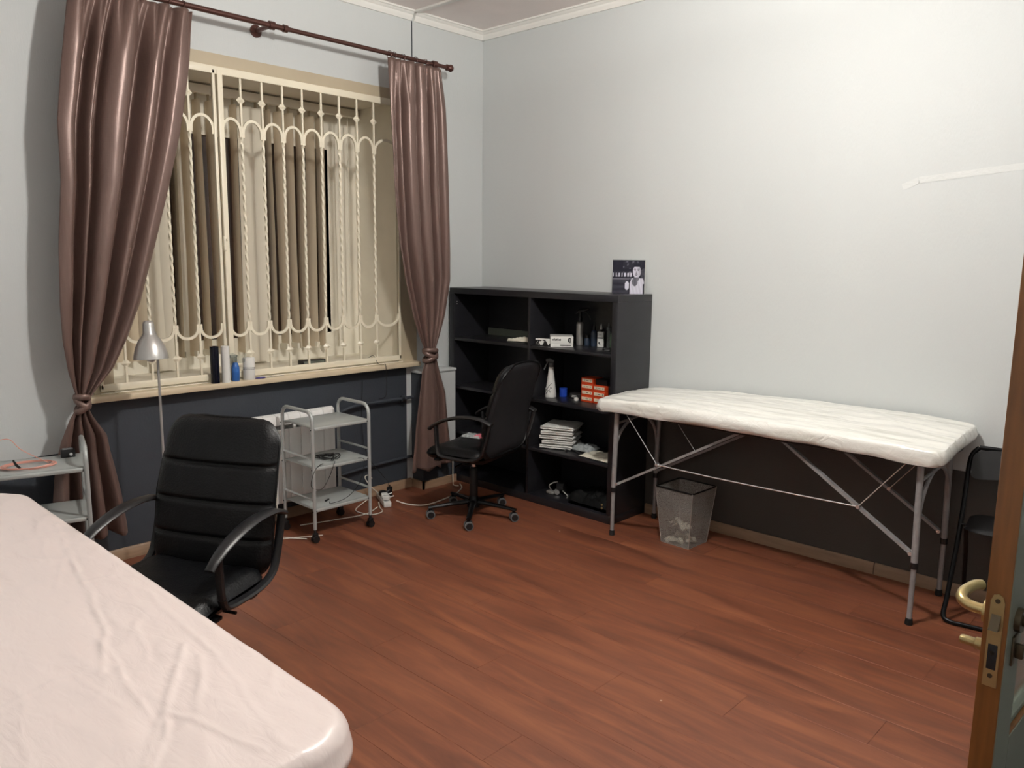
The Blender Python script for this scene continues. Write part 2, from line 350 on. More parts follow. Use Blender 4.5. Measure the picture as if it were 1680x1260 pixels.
# crown moulding
prof = [(0, 0), (0, -.058), (.012, -.058), (.016, -.048), (.022, -.04), (.024, -.026), (.034, -.02), (.04, -.012), (.05, -.01), (.05, 0)]
def crown(name, a, b, side, lab):
    mb = MB(); a = Vector(a); b = Vector(b); n = Vector(side); vs = []; K = len(prof)
    for e in (a, b):
        for (d, h) in prof: vs.append(e + n * d + Vector((0, 0, h)))
    fs = [(i, (i + 1) % K, K + (i + 1) % K, K + i) for i in range(K)] + [tuple(range(K)), tuple(range(K, 2 * K))[::-1]]
    mb.add(vs, fs, None, False); return struct(mb.build(name, 'white'), lab, 'trim')
crown('trim_2', (0, RY, CZ), (0, -.655, CZ), (1, 0, 0), 'white ceiling moulding over the window, long piece')
crown('trim_3', (0, -.635, CZ), (0, 0, CZ), (1, 0, 0), 'white ceiling moulding over the window, short corner piece')
crown('trim_4', (0, 0, CZ), (RX, 0, CZ), (0, -1, 0), 'white ceiling moulding along the long back wall')
struct(MB().rbox((.051, -.66, CZ - .014), (RX, -.622, CZ + .001), .005).build('trim_6', 'white'), 'thin white strip across the ceiling', 'trim')
struct(MB().box((0, -.650, 2.0), (.0016, -.643, 3.108)).build('trim_7', 'dado'), 'dark vertical wallpaper seam above the curtain rod', 'trim')
# baseboards
def base(name, x0, y0, x1, y1, h, t, lab):
    mb = MB(); ax = abs(x1 - x0) > abs(y1 - y0)
    P = [(0, 0), (t, 0), (t, h * .82), (t * .5, h), (0, h)]
    if ax: mb.prism([(y0 - d, z) for d, z in P], x0, x1, None, 'x')
    else: mb.prism([(x0 + d, z) for d, z in P], y0, y1, None, 'y')
    return struct(mb.build(name, 'basewood'), lab, 'baseboard')
base('baseboard_left', 0, RY, 0, -.69, .062, .016, 'light wood skirting below the window')
base('baseboard_back', 1.51, 0, 2.92, 0, .062, .014, 'light wood skirting behind the waste bin, left length')
base('baseboard_back', 2.924, 0, RX, 0, .062, .014, 'light wood skirting behind the folding chair, right length')
mb = MB().prism([(-.686, 0), (-.672, 0), (-.672, .055), (-.686, .055)], 0, .135, None, 'x')
mb.box((.1225, -.686, 0), (.135, -.375, .055)); struct(mb.build('baseboard_pillar', 'basewood'), 'short light wood skirting around the boxed pillar', 'baseboard')

# ------------------------------------------------------------ window: reveal, frame, glass, sill
win = thing('window_1', (0, 0, 0), 0, 'deep cream window recess with dark panes behind vertical blinds', 'window'); win['kind'] = 'structure'
rv = MB()
D = -.585
rv.box((D, WY0, WZ1 - .035), (0, WY1, WZ1)); rv.box((D, WY1 - .015, WZ0), (0, WY1, WZ1)); rv.box((D, WY0, WZ0), (0, WY0 + .015, WZ1)); rv.box((D, WY0, WZ0), (-.03, WY1, .9))
rv.build('reveal', 'cream', win)
cs = MB()
cs.prism([(WY0 - .03, 2.575), (WY1 + .09, 2.575), (WY1 + .09, 2.66), (WY0 - .03, 2.66)], 0, .006, None, 'x')
cs.box((0, WY1 - .07, .89), (.006, WY1 + .09, 2.575)); cs.box((0, WY0 - .03, .89), (.006, WY0 + .07, 2.575))
cs.build('casing', 'beige', win)
wf = MB(); gx = D + .03
ys = [WY0 + .015, -2.0, -1.0]
for zz in ((.9, 1.07), (2.31, 2.615)): wf.box((gx - .02, WY0 + .015, zz[0]), (gx + .03, WY1 - .015, zz[1]))
for yy in ys: wf.box((gx - .02, max(yy - .035, WY0 + .015), 1.07), (gx + .03, min(yy + .035, WY1 - .015), 2.31))
wf.box((gx - .02, -1.02, 1.07), (gx + .03, WY1 - .015, 2.31)); wf.build('window_frame', 'cream', win)
for i in range(2):
    for (za, zb) in ((1.07, 2.31),):
        MB().box((gx - .008, ys[i] + .036, za), (gx - .002, ys[i + 1] - .036, zb)).build('pane', 'night', win)
MB().box((D - .04, WY0, WZ0 - .02), (D - .03, WY1, WZ1)).build('outer_panel', 'night', win)
MB().rbox((-.06, -2.795, .862), (.088, -.658, .893), .006).build('window_sill', 'sill', win)
for k, (a, b) in enumerate(((-.03, -.0), (-.03, .018))):
    MB().box((a, -2.70, .893), (b, -.76, .9 - k * .004)).build('sill_step', 'cream', win)

# ------------------------------------------------------------ vertical blinds
bl = thing('vertical_blind', (0, 0, 0), 0, 'beige vertical fabric blind hanging in the window recess, slats turned at mixed angles', 'blind')
MB().rbox((-.495, WY0 + .03, 2.535), (-.445, WY1 - .03, 2.585), .004).build('head_rail', 'cream', bl)
yy = -2.74; k = 0; XB = -.47
while yy < -1.01:
    th = 84 + 7 * math.sin(k * 2.3)
    wide = -2.21 <= yy < -2.06 or -1.62 < yy < -1.5
    if yy < -2.21: th = 48 + 8 * math.sin(k)
    elif wide: th = 30
    if -1.77 < yy < -1.69: yy += .0765; k += 1; continue
    t = math.radians(th); wv = .089 / 2
    bot = .985 if not wide else .915
    hs = MB(); dx, dy = math.sin(t) * wv, math.cos(t) * wv; nx, ny = math.cos(t), -math.sin(t)
    prf = [(-1, 0), (-.5, .004), (0, .0055), (.5, .004), (1, 0)]
    vs = []; fs = []
    for z in (bot, 1.6, 2.2, 2.5):
        for (q, e) in prf:
            sw = .012 * math.sin(z * 2 + k) * (2.5 - z) * .6
            vs.append((XB + dx * q + nx * e, yy + dy * q + ny * e + sw, z))
    for j in range(3):
        for i in range(4): fs.append((j * 5 + i, j * 5 + i + 1, j * 5 + 5 + i + 1, j * 5 + 5 + i))
    hs.add(vs, fs); 
    o = hs.build('slat', 'blind2' if wide else 'blind', bl, fix=False)
    sl = MB().box((XB - .012, yy - .003, 2.5), (XB + .012, yy + .003, 2.536)).build('slat_hook', 'beige', o)
    if not wide:
        MB().box((XB + dx * -.95, yy + dy * -.95 - .002, bot), (XB + dx * .95, yy + dy * .95 + .002, bot + .035)).build('slat_weight', 'cream', o) if th > 75 else None
    yy += .0765; k += 1
ch = MB()
ch.sweep([(-.43, -.86, 2.53), (-.43, -.865, 1.8), (-.425, -.865, 1.25)], .003, m=None, n=6)
ch.sweep([(-.44, -.93, 2.53), (-.44, -.935, 1.9), (-.435, -.935, 1.12)], .003, n=6); ch.cyl((-.435, -.935, 1.02), (-.435, -.935, 1.13), .009, n=10)
ch.build('pull_cord', 'cream', bl)

# ------------------------------------------------------------ window grille
gr = thing('window_grille', (0, 0, 0), 0, 'cream wrought iron window grille with twisted bars and scalloped arches', 'grille')
GX = .009; GT, GB = 2.575, .935
fr = MB(); h = .011
for (a, b) in (((-2.70, GT - .022), (-.775, GT + .018)), ((-2.70, GB - .03), (-.775, GB + .006))):
    fr.rbox((GX - h, a[0], a[1]), (GX + h, b[0], b[1]), .003)
for (a, b) in ((-.79, -.775), (-2.70, -2.685), (-2.036, -2.019), (-2.008, -1.978)):
    fr.rbox((GX - h, a, GB - .02), (GX + h + (.004 if a > -2.01 and a < -1.9 else 0), b, GT), .003)
fr.build('frame', 'grille', gr)
lk = MB(); lk.rbox((GX + .01, -2.018, 1.62), (GX + .03, -2.000, 1.70), .004); lk.cyl((GX + .01, -2.0, 1.68), (GX + .04, -2.0, 1.68), .006, n=8); lk.build('latch', 'grille', gr)
UZ, LZ2 = 2.262, 1.2
def bar(y):
    mb = MB(); r_ = .0055
    mb.box((GX - r_, y - r_, UZ), (GX + r_, y + r_, GT - .02)); mb.box((GX - r_, y - r_, GB), (GX + r_, y + r_, LZ2))
    n = 72; mb.sweep([(GX, y, LZ2 + (UZ - LZ2) * i / n) for i in range(n + 1)], .0062, .0062, None, 4, up=(0, 1, 0), twist=.42, sq=True)
    for zc in (2.437, 1.04):
        mb.add([(GX, y - .026, zc), (GX, y + .026, zc), (GX, y, zc - .026), (GX, y, zc + .026), (GX + .012, y, zc), (GX - .012, y, zc)],
               [(4, 1, 3), (4, 3, 0), (4, 0, 2), (4, 2, 1), (5, 3, 1), (5, 0, 3), (5, 2, 0), (5, 1, 2)], None, False)
    return mb.build('bar', 'grille', gr)
ysR = [-1.872 + .1285 * i for i in range(8)]; ysL = [-2.036 - .133 * (i + 1) for i in range(4)]
proto = bar(0.0); first = True
for yb in ysR + ysL:
    o = proto if first else proto.copy()
    if not first: COL.objects.link(o)
    first = False; o.location = (0, yb, 0)
def arch(ya, yb, up):
    wd = (yb - ya) / 2 - .008; c = (ya + yb) / 2; pts = []
    z0 = UZ if up else LZ2; hgt = .072 if up else -.056
    pts.append((GX, c - wd, z0 - (.022 if up else -.02)))
    for i in range(13):
        a = PI * (1 - i / 12); pts.append((GX, c + wd * math.cos(a), z0 + hgt * math.sin(a)))
    pts.append((GX, c + wd, z0 - (.022 if up else -.02)))
    return MB().sweep(pts, .0075, .005, None, 4, up=(1, 0, 0), sq=True).build('arch', 'grille', gr)
seq = [(a, b) for a, b in zip([-1.993] + ysR, ysR + [-.785])] + [(b, a) for a, b in zip([-2.03] + ysL, ysL + [-2.69])]
for a, b in seq: arch(a, b, True); arch(a, b, False)

# ------------------------------------------------------------ curtain rod
rod = thing('curtain_rod', (0, 0, 0), 0, 'dark brown metal curtain rod above the window with ball finial', 'curtain rod')
RZ, RXr = 2.822, .17
MB().cyl((RXr, -3.1, RZ), (RXr, -1.70, RZ), .0145, n=14).build('rod', 'bronze', rod)
MB().cyl((RXr, -1.70, RZ), (RXr, -.50, RZ), .0125, n=14).build('rod', 'bronze', rod)
ROT = Matrix.Rotation(-PI / 2, 4, 'X')
def finial(y, s):
    mx = Matrix.Translation((RXr, y, RZ)) @ Matrix.Rotation(-s * PI / 2, 4, 'X')
    return MB().lathe([(.0125, 0), (.02, .004), (.02, .012), (.012, .018), (.022, .03), (.024, .042), (.016, .054), (0, .06)], m=None, n=14, mx=mx).build('finial', 'bronze', rod)
finial(-.50, 1)
for yb in (-1.76, -2.95, -.6):
    mb = MB(); mb.lathe([(.034, 0), (.034, .008), (.022, .014), (.012, .02), (.012, .15), (.016, .152), (.02, .156)], m=None, n=16, mx=Matrix.Translation((0, yb, RZ)) @ Matrix.Rotation(PI / 2, 4, 'Y'))
    mb.cyl((RXr, yb - .016, RZ), (RXr, yb + .016, RZ), .022, n=14); mb.build('bracket', 'bronze', rod)
MB().cyl((RXr, -1.69, RZ), (RXr, -1.665, RZ), .02, n=14).build('collar', 'bronze', rod)

# ------------------------------------------------------------ curtains
def foldprof(u, vals):
    b = [-.08] + [q[0] for q in vals] + [1.08]
    for i in range(len(b) - 1):
        if u <= b[i + 1] or i == len(b) - 2:
            t = max(0, min(1, (u - b[i]) / (b[i + 1] - b[i]))); wseg = b[i + 1] - b[i]; break
    h = min(1, .25 + wseg * 2.2) * math.sin(PI * t) ** .8
    for (c, wd, d) in vals: h -= d * math.exp(-((u - c) / wd) ** 2)
    return h
def curtain(label, rows, x0, nf, amp0, tie_z, hem, seed, rings, phase, vhi=(), vlo=(), lowshift=0.0):
    root = thing('curtain', (0, 0, 0), 0, label, 'curtain', 'knotted satin curtains')
    zs = [q[0] for q in rows][::-1]; ya = [q[1] for q in rows][::-1]; yb = [q[2] for q in rows][::-1]
    NU, NV = nf * 16, 130; ztop = RZ - .028
    def fn(u, v):
        z = hem + (ztop - hem) * v
        a = interp(z, zs, ya); b = interp(z, zs, yb)
        wd = b - a; k = min(1, max(.0, abs(z - tie_z) / .5))
        pinch = k ** .8
        amp = amp0 * (.22 + .78 * pinch)
        n1 = noise.noise(Vector((u * 3 + seed, z * .8, seed)))
        n2 = noise.noise(Vector((u * 6 + seed * 3, z * 2.0, 4.2)))
        low = z < tie_z
        uu = u + .05 * n1 * pinch
        tz = min(1, max(0, (z - (ztop - .25)) / .25))
        base = foldprof(uu, vlo if low else vhi)
        top_ = 1.1 * abs(math.sin(PI * nf * u + .4)) ** .7 - .5 if z > tie_z else 0
        prof = base * (1 - tz * .6) + top_ * tz * .6
        x = x0 + amp * prof + .006 * n2 * pinch + .0012 * noise.noise(Vector((u * 14, z * 9, seed)))
        # slanted pulls running down to the knot
        if not low: x += .007 * pinch * math.sin(26 * u + 5.5 * z + seed) * max(0, 1 - (z - tie_z) / 1.3)
        x -= lowshift * min(1, max(0, (tie_z - z) / .25))
        yy = a + wd * u
        edge = min(u, 1 - u)
        x -= .02 * max(0, 1 - edge * 10) * pinch
        # taut diagonal creases running to the knot
        zz = z + (.012 * math.sin(u * 17 + seed) if v < .004 else 0)
        return (max(x, .05), yy, zz)
    mb = MB(); mb.grid(fn, NU, NV)
    cl = mb.build('cloth', 'silk', root, fix=False, angle=180)
    md = cl.modifiers.new('thick', 'SOLIDIFY'); md.thickness = .003
    a, b = interp(tie_z, zs, ya), interp(tie_z, zs, yb); cy = (a + b) / 2; wr_ = (b - a) / 2 + .004
    kn = MB()
    for j, (dz, tl) in enumerate(((-.014, .35), (.012, -.4), (.03, .15))):
        pts = []
        for i in range(20):
            t = 2 * PI * i / 20; pts.append((x0 + .037 * math.cos(t), cy + wr_ * math.sin(t), tie_z + dz + tl * .06 * math.sin(t + j)))
        kn.sweep(pts, .010, .016, None, 8, closed=True)
    kn.build('knot', 'silk', root, fix=False, angle=180)
    for yr in rings:
        pts = [(RXr + .023 * math.sin(2 * PI * i / 16), yr + .003 * math.sin(4 * PI * i / 16), RZ - .006 + .023 * math.cos(2 * PI * i / 16)) for i in range(16)]
        MB().sweep(pts, .0022, .0022, None, 6, up=(0, 1, 0), closed=True).build('curtain_ring', 'bronze', root)
    return root
Lr = [(2.8, -2.770, -2.205), (2.726, -2.788, -2.219), (2.591, -2.813, -2.239), (2.456, -2.835, -2.26), (2.186, -2.872, -2.313), (1.914, -2.877, -2.386), (1.639, -2.904, -2.464), (1.361, -2.919, -2.553), (1.19, -2.918, -2.626), (1.045, -2.902, -2.701), (0.955, -2.882, -2.779), (0.91, -2.869, -2.815), (0.872, -2.872, -2.823), (0.825, -2.902, -2.805), (0.713, -2.944, -2.735), (0.556, -2.979, -2.706), (0.411, -3.0, -2.684), (0.249, -3.017, -2.668), (.1, -3.02, -2.66)]
curtain('mauve-brown satin curtain at the left of the window, knotted by the sill', Lr, .185, 7, .062, .885, .2, 1.3, [-2.70, -2.58, -2.45, -2.32, -2.245], .4, [(.19, .035, 1.0), (.31, .028, .75), (.62, .05, 1.0), (.82, .035, .45)], [(.28, .05, .8), (.55, .04, 1.0), (.8, .05, .6)], .055)
Rr = [(2.8, -.994, -.562), (2.754, -0.994, -0.56), (2.595, -0.992, -0.539), (2.416, -0.985, -0.529), (2.053, -0.963, -0.514), (1.678, -0.929, -0.504), (1.447, -0.888, -0.505), (1.209, -0.82, -0.55), (1.066, -0.765, -0.599), (0.981, -0.724, -0.633), (0.919, -0.719, -0.622), (0.84, -0.751, -0.601), (0.678, -0.774, -0.546), (0.474, -0.808, -0.53), (0.187, -0.842, -0.49)]
curtain('mauve-brown satin curtain at the right of the window, beside the black bookcase', Rr, .2, 6, .04, .945, .17, 5.1, [-.965, -.93, -.86, -.76, -.68, -.62], 2.0, [(.10, .03, .5), (.22, .04, 1.0), (.46, .03, .4), (.69, .03, .9), (.85, .04, .5)], [(.12, .05, .6), (.8, .05, .8)])

# ------------------------------------------------------------ radiator, pipe
ra = thing('radiator', (0, 0, 0), 0, 'white sectional radiator under the window behind the trolley', 'radiator')
for i in range(11):
    y1 = -1.392 - i * .08; y0 = y1 - .078; mb = MB()
    pr_ = [(.035, .145), (.035, .62), (.05, .655), (.075, .675), (.1, .68), (.122, .668), (.13, .64), (.13, .15), (.12, .135), (.045, .135)]
    mb.prism([(a, b) for a, b in pr_[3:7]] + [(.13, .615), (.1, .612), (.075, .63)], y0, y1, None, 'y')
    mb.rbox((.112, y0, .14), (.13, y1, .585), .004); mb.box((.04, y0 + .03, .145), (.112, y1 - .03, .63)); mb.box((.035, y0 + .002, .15), (.05, y1 - .002, .62))
    mb.cyl((.082, y0, .18), (.082, y1, .18), .024, n=10); mb.cyl((.082, y0, .62), (.082, y1, .62), .024, n=10); mb.rbox((.1, y0 + .03, .58), (.128, y1 - .03, .63), .003)
    mb.build('section', 'radiator', ra)
MB().cyl((.0, -1.5, .6), (.06, -1.5, .6), .008, n=8).build('wall_bracket', 'radiator', ra); MB().cyl((.0, -2.1, .6), (.06, -2.1, .6), .008, n=8).build('wall_bracket', 'radiator', ra)
pp = MB(); pp.sweep(smooth_path([(.082, -1.36, .618), (.06, -1.28, .628), (.045, -1.15, .645), (.045, -.9, .645), (.045, -.70, .645)], 5), .011, n=10)
tag(pp.build('heating_pipe', 'dado'), 'upper dark painted heating pipe running from the radiator to the pillar', 'pipe'); pp = MB()
pp.sweep(smooth_path([(.045, -1.33, .205), (.03, -1.1, .215), (.03, -.8, .225), (.03, -.68, .225)], 4), .01, n=10)
lp_ = tag(pp.build('heating_pipe', 'dado'), 'lower dark painted heating pipe along the skirting beside the radiator', 'pipe')
pp = MB(); pp.cyl((.045, -.80, .645), (.045, -.765, .645), .02, n=12); pp.cyl((.045, -.79, .645), (.085, -.79, .655), .012, n=10); pp.build('valve', 'dado', bpy.data.objects['heating_pipe'])

# ------------------------------------------------------------ trolleys
def trolley(label):
    t = thing('trolley', (0, 0, 0), 0, label, 'trolley', 'silver three-shelf trolleys')
    W, L, r_ = .155, .19, .0105       # x half depth, y half length
    for s in (-1, 1):
        pts = [(W, s * L, .075), (W, s * L, .66)]
        pts += [(W - .055 * (1 - math.cos(a)), s * L, .69 + .055 * math.sin(a)) for a in [PI / 2 * i / 5 for i in range(6)]]
        pts += [(-x, y, z) for x, y, z in pts[::-1]]
        MB().sweep(pts, r_, n=10, up=(0, 1, 0)).build('end_frame', 'silver', t)
        for z in (.245, .48):
            MB().cyl((-W, s * L, z), (W, s * L, z), .007, n=8).build('rail', 'silver', t)
    for z in (.19, .43, .657):
        mb = MB(); mb.rbox((-W + .004, -L, z - .003), (W - .004, L, z), .001)
        for s in (-1, 1): mb.rbox((s * (W - .012) - .01, -L, z - .02), (s * (W - .012) + .01, L, z), .005)
        mb.build('shelf', 'shelfsilver', t)
        for sx in (-1, 1):
            for sy in (-1, 1): MB().cyl((sx * W, sy * L - .013 * sy, z - .01), (sx * W, sy * (L + .0125), z - .01), .004, n=8).build('bolt', 'blackmetal', t)
    for sx in (-1, 1):
        for sy in (-1, 1):
            c = thing('castor', (sx * W, sy * L, 0), 0, None, None); c.parent = t
            mb = MB(); mb.cyl((0, 0, .05), (0, 0, .078), .008, n=10); mb.rbox((-.012, -.014, .028), (.012, .016, .056), .005); mb.build('fork', 'blackplastic', c)
            for q in (-1, 1): MB().cyl((q * .005, 0, .0205), (q * .016, 0, .0205), .0205, n=16).build('wheel', 'blackplastic', c)
    return t
t1 = trolley('silver metal trolley with three shelves standing before the white radiator'); t1.location = (.345, -1.598, 0)
t2 = copy_tree(t1); t2['label'] = 'silver metal trolley at the left edge behind the pink table, coral cables on top'
ang = math.radians(-15.2); t2.rotation_euler = (0, 0, ang)
# right end corner (+y end) of the second trolley is at (.523,-2.955)
cx, cy_ = .155, .19; t2.location = (.515 - (cx * math.cos(ang) - cy_ * math.sin(ang)), -2.955 - (cx * math.sin(ang) + cy_ * math.cos(ang)), 0)

# ------------------------------------------------------------ office chairs
def office_chair(label):
    t = thing('office_chair', (0, 0, 0), 0, label, 'office chair', 'black office chairs')
    # front = -Y ; seat
    def seat_fn(top):
        def fn(u, v):
            s, q = u * 2 - 1, v * 2 - 1
            W, H, rc = .25, .215, .07
            fx = 1 if abs(q) * H < H - rc else 1 - rc / W * (1 - math.sqrt(max(0, 1 - ((abs(q) * H - (H - rc)) / rc) ** 2)))
            x = s * W * fx; y = q * H - .0
            e = math.sqrt(max(0, 1 - abs(s) ** 8)) * math.sqrt(max(0, 1 - abs(q) ** 8))
            zt = .425 + .05 * e + .012 * (s * s) - .018 * max(0, -q - .5) * 2 * 1.0
            if top: zt += .004 * noise.noise(Vector((x * 9, y * 14, 1))) * e
            return (x, y, zt if top else .425 - .035 * e)
        return fn
    mb = MB(); mb.grid(seat_fn(True), 28, 28); mb.grid(seat_fn(False), 28, 28, flip=True); mb.build('seat', 'leather', t, angle=180)
    # backrest
    H0, H1 = .42, .99
    seams = (.285, .52, .745)
    def bfn(side):
        def fn(u, v):
            s, q = u * 2 - 1, v * 2 - 1
            W, H, rc = .258, .285, .085
            ww = W - .018 * max(0, q)
            fx = 1 if abs(q) * H < H - rc else 1 - rc / W * (1 - math.sqrt(max(0, 1 - ((abs(q) * H - (H - rc)) / rc) ** 2)))
            x = s * ww * fx; z = H0 + (H1 - H0) * v
            e = math.sqrt(max(0, 1 - abs(s) ** 10)) * math.sqrt(max(0, 1 - abs(q) ** 12))
            yc = .19 + .13 * v ** 1.15 - .02 * math.sin(v * PI) + .02 * s * s
            if side:
                sm = 1.0
                for sv in (1 - .285, 1 - .52, 1 - .745): sm -= .55 * math.exp(-((v - sv) / .012) ** 2)
                wr_ = .003 * noise.noise(Vector((x * 22, z * 6, 3)))
                return (x, yc - (.032 * sm + wr_) * e, z)
            return (x, yc + .028 * e, z)
        return fn
    mb = MB(); mb.grid(bfn(True), 24, 84); mb.build('backrest', 'leather', t, angle=180)
    mb = MB(); mb.grid(bfn(False), 24, 40, flip=True); mb.build('back_panel', 'leather_back', t, angle=180)
    # piping along the rim
    pip = []
    for i in range(64):
        a = 2 * PI * i / 64; cs_, sn = math.cos(a), math.sin(a)
        s = (abs(cs_) ** .35) * (1 if cs_ > 0 else -1); q = (abs(sn) ** .35) * (1 if sn > 0 else -1)
        v = (q + 1) / 2; x, y, z = bfn(False)((s + 1) / 2, v); pip.append((x, y + .002, z))
    MB().sweep(pip, .006, n=6, closed=True, up=(0, 1, 0)).build('piping', 'leather', t)
    for s in (-1, 1):
        X = s * .268
        # closed side loop: seat side, up the back, arm, front post
        fr_ = smooth_path([(X, -.09, .47), (X, -.07, .435), (X, .0, .425), (X, .12, .425), (X, .2, .45), (X, .235, .51), (X, .262, .6), (X, .275, .655)], 5)
        MB().sweep(fr_, .011, .018, None, 8, up=(1, 0, 0)).build('side_frame', 'blackplastic', t)
        po = smooth_path([(X, -.07, .43), (X, -.09, .48), (X, -.095, .55), (X, -.10, .625)], 4)
        MB().sweep(po, .012, .016, None, 8, up=(1, 0, 0)).build('arm_post', 'blackplastic', t)
        ar = smooth_path([(X, .285, .655), (X, .22, .678), (X, .13, .683), (X, .04, .672), (X, -.05, .645), (X, -.12, .608), (X, -.145, .588)], 5)
        n_ = len(ar); wds = [.019 + .011 * math.sin(PI * min(1, .15 + i / n_)) for i in range(n_)]
        MB().sweep(ar, wds, [.011] * n_, None, 10, up=(0, 0, 1)).build('armrest', 'blackplastic', t)
    mb = MB()
    for y0 in (-.1, .1): mb.rbox((-.262, y0 - .02, .395), (.262, y0 + .02, .41), .004)
    mb.rbox((-.1, -.13, .36), (.1, .13, .398), .012); mb.cyl((.1, .02, .375), (.24, .02, .37), .006, n=8); mb.build('seat_mechanism', 'blackmetal', t)
    MB().lathe([(.014, .3), (.014, .37)], n=14).build('gas_piston', 'chrome', t)
    MB().lathe([(.026, .1), (.026, .3), (.022, .31), (.016, .315)], n=16).build('column', 'blackplastic', t)
    sb = thing('star_base', (0, 0, 0), 0, None, None); sb.parent = t
    MB().lathe([(.03, .05), (.042, .06), (.042, .095), (.03, .12), (.026, .13)], n=18).build('hub', 'blackmetal', sb)
    for k in range(5):
        a = math.radians(25.5 + 72 * k); mx = Matrix.Rotation(a, 4, 'Z')
        mb = MB(); mb.sweep([(.03, 0, .092), (.15, 0, .084), (.285, 0, .07)], [.02, .018, .014], [.016, .013, .01], None, 8, mx=mx, up=(0, 0, 1))
        mb.cyl((.272, 0, .048), (.272, 0, .076), .012, n=10, mx=mx)
        mb.build('base_leg', 'blackmetal', sb)
        tw = Matrix.Translation(mx @ Vector((.272, 0, 0))) @ Matrix.Rotation(a * 1.7 + k, 4, 'Z')
        mb = MB(); mb.rbox((-.008, -.02, .022), (.008, .022, .054), .006, 'blackplastic')
        for s in (-1, 1):
            mb.cyl((s * .009, 0, .0265), (s * .024, 0, .0265), .0265, m='greyplastic', n=18); mb.cyl((s * .0242, 0, .0265), (s * .0262, 0, .0265), .02, m='blackplastic', n=16)
        o = mb.build('castor', None, sb); o.matrix_local = tw
    return t
c1 = office_chair('black leather office chair in the foreground, its seat partly under the pink table')
c2 = copy_tree(c1); c2['label'] = 'black office chair seen from behind before the black bookcase'
c1.location = (1.565, -3.04, 0); c1.rotation_euler = (0, 0, math.radians(27))
c2.location = (.777, -.82, 0); c2.rotation_euler = (0, 0, math.radians(-75.5))

# ------------------------------------------------------------ bookcase
bk = thing('bookcase', (0, 0, 0), 0, 'black-brown open bookcase with eight compartments in the corner', 'bookcase')
BX0, BX1, BY, BH = .045, 1.5, -.358, 1.388
MB().rbox((BX0, BY, BH - .04), (BX1, -.004, BH), .001).build('top', 'bookcase', bk)
MB().rbox((BX0, BY, 0), (BX1, -.004, .05), .001).build('base', 'bookcase', bk)
MB().rbox((BX0, BY + .001, .05), (BX0 + .045, -.004, BH - .04), .001).build('side_panel', 'bookcase', bk)
MB().rbox((BX1 - .04, BY + .001, .05), (BX1, -.004, BH - .04), .001).build('side_panel', 'bookcase', bk)
MB().rbox((.793, BY + .002, .05), (.813, -.012, BH - .04), .001).build('divider', 'bookcase', bk)
MB().box((BX0 + .04, -.012, .05), (BX1 - .04, -.005, BH - .04)).build('back_panel', 'bookcase', bk)
SZ = (.37, .697, 1.04)
for z in SZ:
    for (a, b) in ((BX0 + .045, .793), (.813, BX1 - .04)): MB().rbox((a, BY + .003, z - .02), (b, -.012, z), .001).build('shelf', 'bookcase', bk)
for zz in (1.29, 1.275): MB().cyl((BX0 + .044, -.33, zz), (BX0 + .047, -.33, zz), .003, n=8).build('peg_hole', 'steel', bk)

# ------------------------------------------------------------ treatment tables
def wrinkle(x, y, s):
    a = noise.noise(Vector((x * 1.8, y * 11, s))); b = noise.noise(Vector((x * 5 + 3, y * 26, s + 4)))
    return (1 - 2 * abs(a)) * .004 + (1 - 2 * abs(b)) * .0025
def rr_edge(px_, py_, hx, hy, rc):
    # signed distance inside a rounded rectangle
    qx, qy = abs(px_) - (hx - rc), abs(py_) - (hy - rc)
    return rc - math.hypot(max(qx, 0), max(qy, 0)) - min(max(qx, qy), 0) if True else 0
def padmesh(x0, x1, y0, y1, rc, thick, edge_r, ztop, NX, NY, bottom_noise=0, disp=None):
    """closed pad: disc-mapped rounded rectangle top, rounded rim, side and underside"""
    hx, hy, cx_, cy2 = (x1 - x0) / 2, (y1 - y0) / 2, (x0 + x1) / 2, (y0 + y1) / 2
    mb = MB()
    def sh(s, q):
        ww = hx; fy = abs(q) * hy
        fx = ww if fy < hy - rc else ww - rc * (1 - math.sqrt(max(0, 1 - ((fy - (hy - rc)) / rc) ** 2)))
        return s * fx, q * hy
    def top(u, v):
        s, q = u * 2 - 1, v * 2 - 1
        s = math.copysign(1 - (1 - abs(s)) ** 1.15, s)
        x, y = sh(s, q); d = max(0, rr_edge(x, y, hx, hy, rc)); dr = min(1, d / edge_r)
        drop = edge_r * (1 - math.sqrt(max(0, 1 - (1 - dr) ** 2)))
        X, Y = cx_ + x, cy2 + y
        z = ztop(X, Y) - drop + (disp(X, Y) * min(1, d / .02) if disp else 0)
        return (X, Y, z)
    mb.grid(top, NX, NY)
    ring = []
    W = NX + 1
    idx = [i for i in range(W)] + [j * W + NX for j in range(1, NY + 1)] + [NY * W + i for i in range(NX - 1, -1, -1)] + [j * W for j in range(NY - 1, 0, -1)]
    tv = [Vector(mb.v[i]) for i in idx]; K = len(tv); vs = []
    LV = 5
    for l in range(LV + 1):
        for k_, p in enumerate(tv):
            X, Y = p.x, p.y; zb = ztop(X, Y) - thick + bottom_noise * noise.noise(Vector((X * 4, Y * 4, 9)))
            z = p.z + (zb - p.z) * l / LV; c = Vector((X - cx_, Y - cy2)); 
            bulge = 0 if l in (0,) else .006 * math.sin(PI * l / LV) + bottom_noise * .5 * noise.noise(Vector((X * 6, Y * 6, z * 30)))
            if l == LV: bulge = -.012
            n2 = c.normalized(); vs.append((X + n2.x * bulge, Y + n2.y * bulge, z))
    fs = [(l * K + k_, l * K + (k_ + 1) % K, (l + 1) * K + (k_ + 1) % K, (l + 1) * K + k_) for l in range(LV) for k_ in range(K)]
    fs.append(tuple(LV * K + k_ for k_ in range(K)))
    mb.add(vs, fs); return mb
